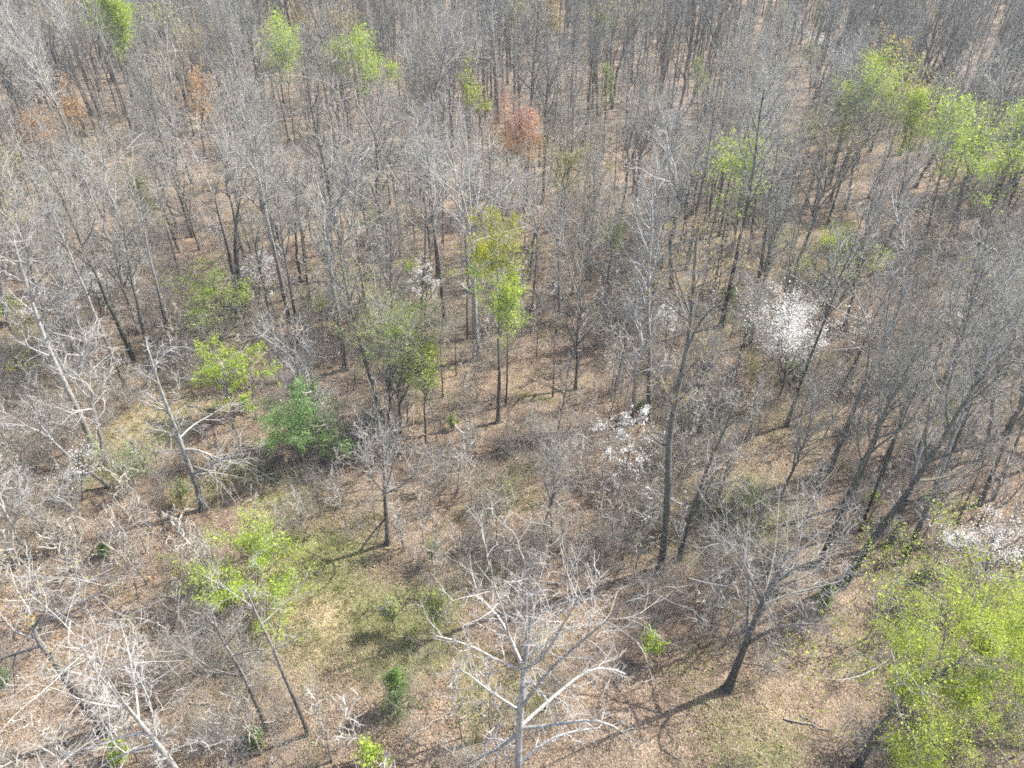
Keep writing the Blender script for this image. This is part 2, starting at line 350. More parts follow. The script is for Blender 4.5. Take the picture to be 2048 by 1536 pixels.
c = mixc(n, l, masked(2, nst, .9, 1.2), c, rst.outputs[0])
b = N(n, 'ShaderNodeBsdfPrincipled'); l.new(c, b.inputs['Base Color']); b.inputs['Roughness'].default_value = .85; b.inputs['Specular IOR Level'].default_value = .25
bp = N(n, 'ShaderNodeBump'); bp.inputs['Strength'].default_value = .9; bp.inputs['Distance'].default_value = .09
hm = N(n, 'ShaderNodeMath', operation='ADD'); l.new(v1.outputs['Distance'], hm.inputs[0]); l.new(ngc.outputs[0], hm.inputs[1])
l.new(hm.outputs[0], bp.inputs['Height']); l.new(bp.outputs[0], b.inputs['Normal'])
o = N(n, 'ShaderNodeOutputMaterial'); l.new(b.outputs[0], o.inputs[0])
me = mesh_q('ground', [(np.stack([X, Y, Z], -1).reshape(-1, 3), q, gm)])
ca = me.color_attributes.new('cover', 'FLOAT_COLOR', 'POINT')
gr = np.clip(cover(X, Y, 'g') + .42 * np.clip(patchy(X, Y, 14, 3), 0, 1), 0, 1); stw = cover(X, Y, 's')
stn = np.exp(-(sd / 2.6) ** 2) * np.clip(.5 + patchy(X, Y, 16, 1), 0, 1)
ca.data.foreach_set('color', np.stack([gr, stw, stn, np.ones_like(gr)], -1).astype(np.float32).ravel())
struct('ground', me, 'leaf-strewn forest floor with patches of grass and straw')

# ------------------------------------------------------------------ trees traced as individuals: trunk and limbs follow the photograph, twigs grow on them
def resample(pts, k):
    pts = np.array(pts, float); d = np.r_[0, np.cumsum(np.linalg.norm(np.diff(pts, axis=0), axis=1))]
    t = np.linspace(0, d[-1], k); out = np.stack([np.interp(t, d, pts[:, i]) for i in range(3)], 1)
    for _ in range(1):
        o2 = out.copy(); o2[1:-1] = out[1:-1] * .5 + .25 * (out[:-2] + out[2:]); out = o2
    return out
def traced_tree(seed, trunk, limbs, r0, label, phrase=None, bark='bark_pale', twig='twig_pale', n2=6, n3=4, n4=2, l2=.42, gn=.28, buds=None, nb=0, name='bare_tree', group='leafless trees', r_limb=.62, leaf=.2, spread=.15, lw=.0185):
    rng = np.random.default_rng(seed)
    b = at(*trunk[0]); y0 = b[1]
    tp = [b] + [in_depth(y0, *p) for p in trunk[1:]]
    P = resample(tp, 13)
    tt = np.linspace(0, 1, 13); H = P[-1, 2] - b[2]
    R = r0 * (1 - .72 * tt) + r0 * .55 * np.exp(-tt * H / .5)
    P[0, 2] -= .3
    t = root(name, tuple(b), label, 'tree', group)
    P = P - b; bare = P[None], R[None]
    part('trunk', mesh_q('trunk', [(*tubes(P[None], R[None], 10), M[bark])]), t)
    LP, LR = [], []
    for L in limbs:
        s = rng.choice([-1, 1]) * rng.uniform(.15, .75); pts = []
        p0 = in_depth(y0, *L[0]) - b
        for p in L:
            w = in_depth(y0, *p); dx = np.linalg.norm(w - b - p0)
            pts.append(in_depth(y0 + s * dx * .7, *p) - b)
        k = np.argmin(np.linalg.norm(P - pts[0], axis=1)); pts[0] = pts[0] * .3 + P[k] * .7 if np.linalg.norm(P[k] - pts[0]) < 2.0 else pts[0]
        q_ = resample(pts, 9); ln = np.linalg.norm(np.diff(q_, axis=0), axis=1).sum()
        q_[1:] += np.cumsum(rng.normal(0, gn * .03 * ln / 3, (8, 3)), 0) * np.linspace(.3, 1, 8)[:, None]
        rr = max(.03, min(R[k] * r_limb, lw * ln ** 1.05))
        LP.append(q_); LR.append(rr * (.22 + .78 * (1 - np.linspace(0, 1, 9)) ** .8))
    d = norm(P[-1] - P[-2]); a, c = grow(rng, P[-1:], d[None], np.array([H * .05]), R[-1:], 8, gn * .6, .05, .2)   # the leader goes on
    LP.append(a[0]); LR.append(c[0])
    sp_, sr_ = branch(rng, P[None], R[None], 4, .45, 1, (35, 65), .13, 8, gn * .5, .09, .5, .03, None, .3)
    LP, LR = np.concatenate([np.array(LP), sp_]), np.concatenate([np.array(LR), sr_])
    l2_ = branch(rng, LP, LR, n2, .2, 1, (28, 65), l2, 5, gn, .05, .55, .022, None, .3)
    l3_ = branch(rng, *l2_, n3, .15, 1, (28, 65), .45, 3, gn, .04, .6, .011, None, .45)
    lv = [None, (LP, LR), l2_, l3_]
    if n4: lv.append(branch(rng, *l3_, n4, .15, 1, (25, 60), .5, 2, gn, .04, .7, .007, None, .5))
    for i in range(len(LP)):
        v = join([tubes(LP[i:i + 1], LR[i:i + 1], 7), tubes(l2_[0][i * n2:(i + 1) * n2], l2_[1][i * n2:(i + 1) * n2], 4)])
        part('limb', mesh_q('limb', [(*v, M[bark])]), t)
    part('twigs', mesh_q('twigs', [(*geo(lv, 3, 5), M[twig])]), t, 'stuff')
    if buds: part('foliage', mesh_q('foliage', [(*leaves(rng, leaf_points(rng, lv, nb, spread, 3, .45), leaf, .6), M[buds])], False), t, 'stuff')
    if phrase: LANDMARKS.append((*trunk[0], phrase))
    TAKEN.append((b[0], b[1], 3.0)); BASES.append(t)
    return t
TAKEN, BASES = [], []
traced_tree(101, [(1030, 1640), (1037, 1536), (1037, 1470), (1043, 1400), (1047, 1340), (1054, 1280), (1062, 1240), (1070, 1190)],
 [[(1043, 1352), (985, 1318), (955, 1297), (913, 1281), (868, 1270)], [(1035, 1420), (990, 1390), (950, 1360), (922, 1335), (900, 1345)], [(1045, 1330), (1028, 1300), (1014, 1260), (1008, 1215), (982, 1165), (980, 1115)],
  [(1045, 1325), (1014, 1260), (985, 1215), (950, 1185)], [(1052, 1290), (1052, 1220), (1046, 1165), (1045, 1110)], [(1048, 1345), (1090, 1310), (1115, 1270), (1145, 1220), (1160, 1185)],
  [(1042, 1410), (1080, 1365), (1110, 1325), (1155, 1290), (1210, 1245), (1240, 1205)], [(1045, 1440), (1100, 1400), (1140, 1365), (1190, 1330), (1230, 1340), (1255, 1350)], [(1040, 1455), (1110, 1450), (1160, 1440), (1210, 1440), (1250, 1465)],
  [(1040, 1530), (1080, 1490), (1130, 1465), (1200, 1455)], [(1038, 1470), (1010, 1490), (980, 1505), (935, 1525)], [(1060, 1255), (1095, 1215), (1140, 1205), (1185, 1190), (1200, 1170)]],
 .27, 'large bare tree with whitish crooked limbs at the bottom centre', 'the big bottom-centre pale tree', n2=9, n3=5, n4=2, l2=.24, gn=.24)
traced_tree(102, [(420, 1660), (350, 1536), (315, 1485), (283, 1450), (255, 1415)],
 [[(255, 1415), (225, 1385), (190, 1340), (160, 1290), (140, 1245)], [(283, 1450), (235, 1390), (205, 1335), (185, 1290)], [(283, 1450), (275, 1400), (265, 1340), (255, 1290), (240, 1240)], [(255, 1415), (200, 1410), (160, 1400), (110, 1375), (60, 1365)],
  [(300, 1465), (250, 1470), (200, 1490), (150, 1500), (90, 1530)], [(315, 1480), (305, 1430), (295, 1390), (270, 1340)], [(318, 1490), (270, 1500), (220, 1520), (170, 1560)], [(325, 1500), (370, 1490), (410, 1480)]],
 .28, 'whitish bare tree with many rising limbs at the bottom left', 'the whitish bottom-left tree', n2=8, n3=6, n4=2, l2=.32, gn=.15)
traced_tree(103, [(213, 1461), (180, 1420), (143, 1371), (100, 1310), (70, 1277), (66, 1255)],
 [[(70, 1277), (25, 1265), (10, 1235), (-30, 1190), (-60, 1140)], [(68, 1262), (80, 1240), (115, 1225), (160, 1210), (230, 1165)], [(80, 1285), (40, 1305), (0, 1320), (-60, 1330)], [(70, 1270), (60, 1220), (30, 1180), (20, 1130)],
  [(66, 1255), (90, 1220), (120, 1180), (140, 1140)], [(143, 1345), (150, 1330), (190, 1325)]],
 .40, 'thick-trunked bare oak with dark forking limbs in lower left corner', 'the thick-trunked lower-left oak', bark='bark', n2=8, n3=4, n4=3, gn=.24, buds='bud_tan', nb=900, leaf=.13)
traced_tree(104, [(618, 1469), (590, 1400), (563, 1341), (545, 1290), (525, 1255), (505, 1210), (497, 1190)],
 [[(525, 1255), (550, 1225), (580, 1200), (605, 1170)], [(497, 1190), (495, 1165), (500, 1140), (505, 1110)], [(500, 1205), (480, 1195), (440, 1170), (415, 1155)], [(530, 1262), (528, 1230), (530, 1190), (525, 1150)],
  [(563, 1341), (545, 1320), (500, 1300)], [(550, 1300), (575, 1290), (600, 1270)], [(510, 1220), (490, 1215), (470, 1210)]],
 .155, 'slim pale bare tree standing in front of lime green bush', 'the slim pale tree before the lime bush', bark='bark', n2=5, n3=4, n4=2, gn=.24)
traced_tree(105, [(533, 1457), (510, 1400), (484, 1345), (467, 1314), (445, 1285), (430, 1250), (425, 1225)],
 [[(484, 1352), (440, 1345), (400, 1325), (370, 1300), (350, 1280)], [(484, 1355), (430, 1345), (380, 1345), (340, 1360)], [(450, 1290), (470, 1270), (480, 1240)], [(440, 1275), (410, 1255), (385, 1240)], [(467, 1314), (500, 1300), (530, 1300)], [(430, 1250), (410, 1235), (395, 1225)]],
 .17, 'slender grey bare tree with long left limbs below the lime bush', 'the slender long-limbed tree', bark='bark', twig='twig', n2=7, n3=5, n4=3, gn=.2)
traced_tree(106, [(407, 1018), (395, 975), (380, 940), (363, 889), (345, 840), (333, 812), (320, 775), (307, 739), (298, 705)],
 [[(363, 895), (385, 895), (420, 910), (460, 925), (490, 930)], [(370, 905), (345, 900), (310, 905)], [(360, 880), (340, 865), (320, 860), (297, 855)], [(360, 880), (385, 850), (420, 830), (450, 810)], [(385, 945), (410, 935), (450, 915), (495, 905)],
  [(385, 945), (400, 955), (405, 975), (400, 1000)], [(385, 948), (430, 945), (480, 955), (500, 960)], [(333, 812), (355, 785), (360, 760)], [(320, 775), (300, 760), (285, 745)], [(310, 745), (325, 715), (345, 690)], [(333, 812), (310, 800), (295, 785)]],
 .27, 'crooked pale bare tree alone in the straw clearing, many drooping limbs', 'the crooked clearing tree', n2=8, n3=6, n4=2, l2=.5, gn=.24)
traced_tree(107, [(776, 1087), (773, 1050), (771, 1010), (769, 985), (768, 940), (766, 900), (764, 870)],
 [[(772, 990), (800, 975), (825, 955), (845, 925), (855, 895)], [(770, 985), (745, 960), (730, 920), (715, 885)], [(771, 1000), (745, 1000), (725, 1005)], [(775, 1035), (790, 1055), (800, 1075)], [(772, 1030), (750, 1060), (730, 1085)], [(769, 985), (785, 940), (790, 890)], [(768, 940), (750, 910), (740, 880)]],
 .22, 'short bare tree with one thick right limb casting a forked shadow', 'the short fork-shadowed tree', bark='bark', twig='twig_pale', n2=8, n3=5, n4=3, gn=.15)
traced_tree(108, [(1321, 1144), (1328, 1095), (1334, 1040), (1336, 945), (1337, 879), (1350, 800), (1363, 745), (1376, 690), (1386, 645), (1384, 595), (1388, 540), (1392, 490)],
 [[(1376, 690), (1400, 640), (1440, 600), (1480, 560)], [(1386, 645), (1370, 600), (1350, 550), (1340, 500)], [(1384, 595), (1410, 540), (1440, 490)], [(1350, 800), (1330, 770), (1300, 740)], [(1363, 745), (1390, 725), (1420, 700)], [(1388, 540), (1370, 500), (1360, 460)], [(1386, 600), (1430, 560), (1500, 500)], [(1380, 660), (1350, 620), (1320, 590)]],
 .31, 'very tall dark-trunked tree with tan buds rising right of centre', 'the tall tan-budded tree', bark='bark_dark', twig='twig', n2=7, n3=5, n4=2, gn=.16, buds='bud_tan', nb=1900, leaf=.10)
traced_tree(109, [(1358, 1121), (1378, 1040), (1400, 978), (1420, 920), (1440, 880), (1456, 848), (1470, 800)],
 [[(1432, 910), (1470, 905), (1500, 895)], [(1440, 880), (1420, 840), (1400, 800)], [(1456, 848), (1490, 820), (1520, 790)], [(1400, 978), (1440, 965), (1480, 960)], [(1465, 815), (1450, 780), (1440, 750)]],
 .20, 'dark leaning bare tree sharing its base with the tall tan-budded tree', None, bark='bark_dark', twig='twig_brush', n2=7, n3=5, n4=3, gn=.16)
traced_tree(110, [(1456, 1377), (1475, 1330), (1496, 1277), (1515, 1225), (1533, 1184), (1555, 1150)],
 [[(1496, 1277), (1495, 1220), (1500, 1160), (1490, 1100), (1470, 1050)], [(1500, 1265), (1530, 1220), (1560, 1150), (1600, 1100), (1640, 1060)], [(1515, 1225), (1535, 1170), (1550, 1100), (1555, 1030), (1560, 970)], [(1533, 1184), (1580, 1140), (1650, 1110), (1700, 1090)],
  [(1525, 1205), (1570, 1190), (1630, 1175), (1690, 1160)], [(1495, 1285), (1540, 1260), (1600, 1245), (1660, 1250)], [(1480, 1320), (1520, 1330), (1550, 1345)], [(1498, 1200), (1480, 1110), (1440, 1070)], [(1545, 1165), (1600, 1060), (1630, 1000)]],
 .30, 'bushy fine-twigged bare tree with forking dark trunk at lower right', 'the bushy lower-right bare tree', bark='bark', twig='twig_pale', n2=8, n3=6, n4=3, gn=.13, l2=.42)
traced_tree(111, [(187, 895), (170, 850), (145, 800), (120, 745), (93, 689), (75, 640), (60, 590), (45, 545), (30, 490)],
 [[(95, 690), (105, 660), (120, 640), (128, 620)], [(75, 640), (100, 610), (125, 585), (160, 560)], [(60, 590), (55, 540), (60, 480), (55, 430)], [(45, 545), (15, 520), (-20, 500)], [(65, 600), (85, 560), (90, 510)], [(105, 715), (70, 700), (30, 680)], [(35, 510), (10, 470), (0, 430)]],
 .30, 'tall pale bare tree with forked upper trunk near the left edge', 'the tall forked left-edge tree', n2=7, n3=4, n4=2, gn=.22)
traced_tree(112, [(1683, 1171), (1710, 1130), (1739, 1087), (1765, 1055), (1786, 1024), (1803, 1005), (1835, 955), (1866, 912), (1890, 870), (1920, 820), (1950, 770)],
 [[(1795, 1015), (1850, 990), (1900, 985)], [(1866, 912), (1920, 900), (1990, 880)], [(1890, 870), (1890, 800), (1910, 720)], [(1920, 820), (1980, 770), (2030, 720)], [(1835, 955), (1870, 960), (1930, 940), (2000, 900)], [(1850, 930), (1850, 870), (1860, 800)], [(1940, 790), (1940, 720), (1960, 650)]],
 .32, 'thick dark-trunked bare tree slanting right with broad grey crown', 'the thick slanting right-hand tree', bark='bark_dark', twig='twig', n2=7, n3=5, n4=2, gn=.13, l2=.36)
traced_tree(113, [(223, 974), (180, 945), (133, 909), (110, 885), (88, 865), (60, 852), (20, 848), (-20, 845)],
 [[(88, 865), (82, 830), (85, 800)], [(60, 852), (20, 830), (-20, 810)], [(88, 868), (50, 890), (35, 920)], [(110, 885), (80, 850), (60, 810)], [(20, 848), (-20, 860), (-60, 880)]],
 .16, 'low bare tree bending far over to the left edge', 'the bent-over left-edge tree', n2=6, n3=4, n4=2, gn=.25)
traced_tree(114, [(953, 719), (950, 640), (947, 560), (946, 512), (945, 460)],
 [[(946, 500), (935, 430), (915, 350), (890, 300)], [(946, 480), (940, 400), (935, 320), (930, 250)], [(946, 470), (955, 400), (965, 320), (990, 280)], [(948, 450), (975, 400), (1010, 360), (1040, 330)], [(945, 440), (910, 400), (880, 370), (850, 300)], [(948, 520), (925, 530), (915, 560)], [(950, 480), (990, 470), (1060, 450)], [(948, 470), (985, 430), (1050, 400)], [(945, 480), (915, 440), (870, 400)]],
 .46, 'big pale grey bare tree with massive straight trunk at centre', 'the massive pale central tree', lw=.026, n2=8, n3=6, n4=2, gn=.15, l2=.45)
traced_tree(115, [(840, 655), (846, 580), (850, 520), (852, 450), (853, 420)],
 [[(852, 450), (830, 410), (800, 370), (770, 320)], [(852, 445), (850, 380), (835, 300)], [(853, 448), (880, 410), (910, 370)], [(853, 420), (865, 350), (870, 290)], [(850, 460), (815, 440), (790, 400)], [(852, 440), (825, 370), (810, 300)]],
 .33, 'dark-stemmed bare tree with fan of rising limbs left of centre', 'the fan-limbed dark tree', lw=.026, bark='bark', twig='twig', n2=7, n3=5, n4=3, gn=.15, l2=.45)
traced_tree(116, [(488, 609), (478, 560), (470, 500), (472, 440), (480, 400)],
 [[(474, 425), (490, 370), (500, 320), (540, 260)], [(478, 400), (460, 350), (440, 300), (420, 240)], [(480, 400), (485, 340), (480, 280), (520, 250)], [(485, 380), (520, 340), (560, 320)], [(478, 410), (520, 380), (570, 370)], [(480, 395), (470, 320), (460, 250)]],
 .40, 'large bare tree with dark trunk and sunlit white crown limbs', 'the white-crowned dark trunk tree', lw=.026, bark='bark', twig='twig_pale', n2=7, n3=5, n4=3, gn=.18, l2=.45)
traced_tree(117, [(474, 590), (455, 490), (437, 430), (430, 390)],
 [[(437, 430), (400, 400), (370, 360), (330, 300)], [(430, 390), (410, 340), (380, 290)], [(430, 390), (440, 350), (470, 320)], [(433, 400), (400, 330), (360, 260)], [(445, 460), (410, 450), (380, 420)]],
 .32, 'bare tree with pale limbs spreading left from beside the white-crowned tree', None, lw=.024, bark='bark', twig='twig_pale', n2=7, n3=5, n4=3, gn=.16, l2=.45)
traced_tree(118, [(1659, 939), (1690, 865), (1713, 805), (1735, 755), (1769, 699), (1785, 650), (1805, 600), (1826, 549)],
 [[(1725, 770), (1740, 700), (1735, 640), (1700, 570)], [(1769, 699), (1775, 620), (1790, 540)], [(1769, 700), (1830, 650), (1880, 610)], [(1785, 650), (1840, 590), (1870, 540)], [(1713, 805), (1690, 770), (1650, 750)], [(1826, 549), (1850, 500), (1880, 450)]],
 .27, 'tall forked grey tree slanting right beside the large white dogwood', 'the forked tree beside the dogwood', bark='bark', twig='twig', n2=7, n3=5, n4=3, gn=.16)
traced_tree(119, [(1712, 1540), (1745, 1480), (1783, 1424), (1810, 1395), (1839, 1371), (1880, 1350), (1913, 1324), (1960, 1290)],
 [[(1783, 1430), (1790, 1390), (1795, 1340), (1780, 1290)], [(1810, 1395), (1800, 1340), (1790, 1290), (1780, 1230)], [(1839, 1371), (1850, 1300), (1855, 1230)], [(1880, 1350), (1930, 1340), (2000, 1360)], [(1913, 1324), (1950, 1250), (1980, 1190)],
  [(1790, 1425), (1840, 1440), (1900, 1480)], [(1960, 1290), (2020, 1270), (2060, 1240)], [(1745, 1480), (1800, 1500), (1850, 1530)], [(1960, 1290), (2030, 1310), (2070, 1360)], [(1839, 1371), (1900, 1400), (1980, 1430)], [(1880, 1350), (1890, 1280), (1900, 1200)]],
 .25, 'large yellow-green leafy tree with leaning trunk in lower right corner', 'the large lower-right leafy tree', bark='bark', twig='twig', n2=8, n3=6, n4=3, gn=.2, l2=.38, buds='leaf_yellow', nb=64000, name='leafy_tree', group='trees in new leaf', leaf=.088, spread=.24)

# ------------------------------------------------------------------ trees in leaf and flower, each grown for its own place
def leafy(seed, base, top, style, mat, nleaf, leaf, label, phrase, name='leafy_tree', cat='tree', group='trees in new leaf', width=1.0, up=.7, bark='bark', twig='twig', rf=.011, spread=.18, h=None, first=2, keep=None, part_name='foliage', clump=.8):
    b = at(*base); t_ = above(b, *top); H = h or max(1.2, t_[2] - b[2]); rng = np.random.default_rng(seed)
    lean = (t_ - b)[:2] * .8
    if np.linalg.norm(lean) > .25 * H: lean = lean * 0
    lv = gen_tree(seed, H, H * rf, style, 1.0, tuple(lean), 1.0, width)
    t = root(name, tuple(b), label, cat, group)
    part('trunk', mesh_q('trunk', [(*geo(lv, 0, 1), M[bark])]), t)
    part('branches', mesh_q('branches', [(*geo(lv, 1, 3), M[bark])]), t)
    part('twigs', mesh_q('twigs', [(*geo(lv, 3, 5), M[twig])]), t, 'stuff')
    mats = mat if isinstance(mat, (list, tuple)) else [mat]
    pts = leaf_points(rng, lv, nleaf, spread, first, clump)
    if keep: pts = pts[pts[:, 2] > keep * H]
    grp = []
    for i, mm in enumerate(mats):
        if len(mats) == 1: pp = pts
        else:
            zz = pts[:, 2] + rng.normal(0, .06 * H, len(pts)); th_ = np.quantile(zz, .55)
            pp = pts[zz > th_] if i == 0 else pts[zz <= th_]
        grp.append((*leaves(rng, pp, leaf, up), M[mm]))
    part(part_name, mesh_q(part_name, grp, False), t, 'stuff')
    SHOWN.append((b[1], *base, *top)); LANDMARKS.append((*base, phrase)); TAKEN.append((b[0], b[1], max(2.0, H * .12)))
    return t
leafy(201, (275, 262), (235, -8), 'poplar', 'leaf_lime', 9500, .25, 'tall lime green tree at the upper left, the highest leafy crown', 'the tall upper-left lime tree', width=1.5, spread=.4, keep=.3)
leafy(202, (592, 300), (568, 68), 'poplar', 'leaf_lime', 5200, .22, 'thinly leafed pale green tree, middle of three upper-left leafy trees', 'the thin pale green upper-left tree', width=1.7, spread=.4, keep=.35)
leafy(203, (738, 275), (720, 88), 'oak', 'leaf_lime', 8500, .22, 'rounded lime green crown, rightmost of three upper-left leafy trees', 'the rounded lime upper tree', width=1.35, spread=.4, keep=.45)
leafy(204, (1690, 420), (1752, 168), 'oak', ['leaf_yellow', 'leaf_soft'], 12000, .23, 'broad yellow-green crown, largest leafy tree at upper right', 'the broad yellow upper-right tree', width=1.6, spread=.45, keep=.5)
leafy(205, (1790, 430), (1838, 200), 'poplar', 'leaf_yellow', 4000, .23, 'narrow yellow-green tree just right of the broad yellow crown', 'the narrow yellow upper-right tree', width=1.3, spread=.35, keep=.45)
leafy(206, (1850, 478), (1905, 222), 'poplar', 'leaf_lime', 2200, .26, 'sparse green tree in grey twigs at upper right', 'the sparse green upper-right tree', width=1.5, spread=.4)
leafy(207, (1912, 470), (1958, 240), 'oak', 'leaf_lime', 3200, .22, 'bright lime crown near the upper right edge', 'the bright lime upper-right tree', width=1.1, spread=.35, keep=.5)
leafy(208, (1945, 545), (2012, 285), 'oak', 'leaf_lime', 3600, .22, 'lime green crown lowest along the upper right edge', 'the low lime upper-right tree', width=1.2, spread=.35, keep=.45)
leafy(2081, (1990, 470), (2045, 235), 'poplar', 'leaf_lime', 2500, .27, 'lime green tree cut by the right edge of the frame', 'the lime tree cut by the frame', width=1.4, spread=.35, keep=.4)
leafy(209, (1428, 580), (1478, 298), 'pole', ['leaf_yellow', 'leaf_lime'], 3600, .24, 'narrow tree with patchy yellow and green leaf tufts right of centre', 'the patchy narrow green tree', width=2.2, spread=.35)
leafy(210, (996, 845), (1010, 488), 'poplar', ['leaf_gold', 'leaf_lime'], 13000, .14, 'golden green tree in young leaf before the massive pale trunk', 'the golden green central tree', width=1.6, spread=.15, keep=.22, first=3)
leafy(211, (800, 868), (798, 648), 'fine', 'leaf_soft', 9000, .12, 'soft pale green tree with upright stems left of centre', 'the soft green left-centre tree', width=1.7, spread=.16, keep=.15)
leafy(212, (852, 885), (838, 712), 'poplar', 'leaf_yellow', 3800, .14, 'small yellow-green tree at the right foot of soft green tree', 'the small yellow-green tree', width=1.7, spread=.22)
leafy(213, (470, 835), (432, 690), 'round', 'leaf_lime', 9000, .14, 'bright lime small tree on thin stems above the dense green bush', 'the bright lime small tree', width=1.0, spread=.14, keep=.4, bark='bark_small')
leafy(214, (447, 690), (405, 540), 'layer', 'leaf_lime', 5000, .14, 'thin layered green tree left of the flowering trees', 'the layered green left tree', width=1.6, spread=.25)
leafy(215, (612, 938), (602, 812), 'round', ['leaf_deep', 'leaf_deep'], 17000, .13, 'dense blue-green bush casting a dark shadow', 'the dense blue-green bush', name='green_bush', cat='bush', group='green bushes', width=1.3, spread=.2, keep=.0)
leafy(216, (510, 1222), (512, 1122), 'layer', 'leaf_lime', 22000, .095, 'wide bright lime bush behind the slim pale tree', 'the wide lime bush', name='green_bush', cat='bush', group='green bushes', width=2.9, spread=.2, keep=.3, clump=.3)
leafy(217, (1650, 640), (1672, 468), 'layer', 'leaf_yellow', 3200, .17, 'flat-topped faint yellow-green tree on the right', 'the flat yellow-green right tree', width=1.9, spread=.3, keep=.5)
leafy(218, (966, 305), (955, 212), 'oak', 'leaf_yellow', 1800, .26, 'small yellow-green crown beside the red and orange maple', 'the small yellow crown by the maple', width=.6, h=16, spread=.2, keep=.5)
leafy(219, (312, 525), (275, 362), 'poplar', 'bud_olive', 3800, .22, 'olive yellow budding tree among grey crowns on the left', 'the olive budding left tree', width=1.1, spread=.25, keep=.3)
leafy(220, (1207, 305), (1210, 130), 'pole', 'leaf_soft', 900, .22, 'vine-greened thin tree behind the maple to the right', 'the vine-greened thin tree', spread=.4)
leafy(221, (1395, 270), (1395, 120), 'pole', 'leaf_soft', 800, .24, 'thin tree with faint green tufts at upper right centre', 'the faint green upper tree', spread=.4)
leafy(222, (1120, 480), (1125, 270), 'oak', 'bud_olive', 3000, .2, 'olive-tinged grey tree below the red maple', 'the olive-tinged tree below the maple', spread=.25)
leafy(223, (1620, 180), (1625, 60), 'oak', 'leaf_soft', 900, .26, 'faint green crown far off near the pale stream', 'the faint green crown by the stream', width=.6, spread=.3)
leafy(224, (1240, 530), (1225, 440), 'round', 'leaf_soft', 1500, .2, 'hazy soft green small tree among grey trunks right of centre', 'the hazy green small tree', spread=.25)
leafy(225, (2085, 1500), (2150, 1180), 'round', 'leaf_yellow', 12000, .16, 'yellow-green tree cut by the right edge behind the large leafy tree', 'the cut-off right-edge leafy tree', spread=.3, width=.9)
leafy(231, (1047, 425), (1048, 226), 'oak', ['bud_red', 'bud_orange'], 11000, .18, 'maple with red and orange buds in upper centre', 'the red and orange maple', name='budding_maple', group='budding maples', width=1.15, spread=.35, keep=.55)
leafy(232, (112, 405), (62, 215), 'oak', 'bud_orange', 3800, .19, 'orange budding maple near the left edge', 'the orange left-edge maple', name='budding_maple', group='budding maples', spread=.3, keep=.5)
leafy(233, (408, 312), (385, 150), 'oak', 'bud_orange', 3800, .20, 'orange-brown budding maple below the upper-left lime trees', 'the orange-brown upper-left maple', name='budding_maple', group='budding maples', spread=.3, keep=.45)
leafy(234, (178, 338), (142, 180), 'oak', 'bud_orange', 1600, .22, 'faintly red budding maple at the upper left', 'the faint red upper-left maple', name='budding_maple', group='budding maples', spread=.3, keep=.5)
leafy(235, (30, 560), (-25, 300), 'oak', 'bud_olive', 4200, .2, 'ochre budding tree cut by the left edge', 'the ochre left-edge tree', spread=.3)
leafy(236, (610, 130), (600, 10), 'oak', 'bud_tan', 2400, .34, 'tan budding crown at the top between two lime trees', 'the tan top crown', spread=.4, keep=.5)
leafy(237, (1090, 130), (1095, 15), 'oak', 'bud_tan', 2400, .34, 'tan budding crown at the top centre', 'the tan top-centre crown', spread=.4, keep=.5)
dog = dict(name='dogwood', group='white flowering dogwoods', up=3.0, bark='bark_dark', twig='twig_brush', part_name='blossom', first=3)
leafy(241, (1556, 800), (1606, 620), 'round', 'bract', 10500, .105, 'largest white dogwood, a full dome of blossom on the right', 'the largest white dogwood', width=1.45, spread=.22, keep=.42, clump=.35, **dog)
leafy(242, (1250, 958), (1268, 838), 'layer', 'bract', 3200, .105, 'white dogwood in front of the tall tan-budded trunk', 'the dogwood by the tan-budded trunk', width=1.4, spread=.14, keep=.6, **dog)
leafy(243, (1962, 1212), (1990, 1050), 'layer', 'bract', 4200, .095, 'white dogwood above the large leafy tree at right edge', 'the lower-right dogwood', width=1.5, spread=.2, keep=.4, **dog)
leafy(244, (518, 622), (512, 512), 'layer', 'bract', 3400, .13, 'white dogwood right of the white-crowned tree trunk', 'the upper-left dogwood', width=1.4, spread=.18, keep=.45, **dog)
leafy(245, (850, 662), (846, 508), 'layer', ['bract', 'bract'], 1800, .115, 'tall thin dogwood against the fan-limbed dark trunk', 'the dogwood at the fan-limbed trunk', width=.7, spread=.12, keep=.4, **dog)
leafy(246, (118, 692), (92, 570), 'layer', 'bract', 2000, .12, 'white dogwood behind the tall forked left-edge tree', 'the left-edge dogwood', width=1.3, spread=.18, keep=.4, **dog)
leafy(247, (205, 640), (182, 545), 'layer', 'bract', 2000, .12, 'faint white dogwood right of the left-edge dogwood', 'the faint left dogwood', width=1.1, spread=.14, keep=.5, **dog)
leafy(248, (165, 1000), (158, 900), 'layer', 'bract', 750, .11, 'thin dogwood with few white flowers under the bent-over tree', 'the thin few-flowered dogwood', width=1.25, spread=.15, keep=.3, **dog)
leafy(249, (1332, 700), (1330, 600), 'layer', 'bract', 1100, .12, 'small white dogwood left of the largest dogwood', 'the small central dogwood', width=.7, spread=.14, keep=.5, **dog)
leafy(250, (1880, 690), (1912, 590), 'layer', 'bract', 800, .12, 'faint dogwood hidden in grey branches at right', 'the faint right-hand dogwood', width=.9, spread=.14, keep=.5, **dog)
leafy(251, (1110, 615), (1105, 555), 'layer', 'bract', 260, .15, 'sparse dogwood behind the golden green tree', 'the sparse dogwood behind the golden tree', width=1.0, spread=.16, keep=.4, **dog)
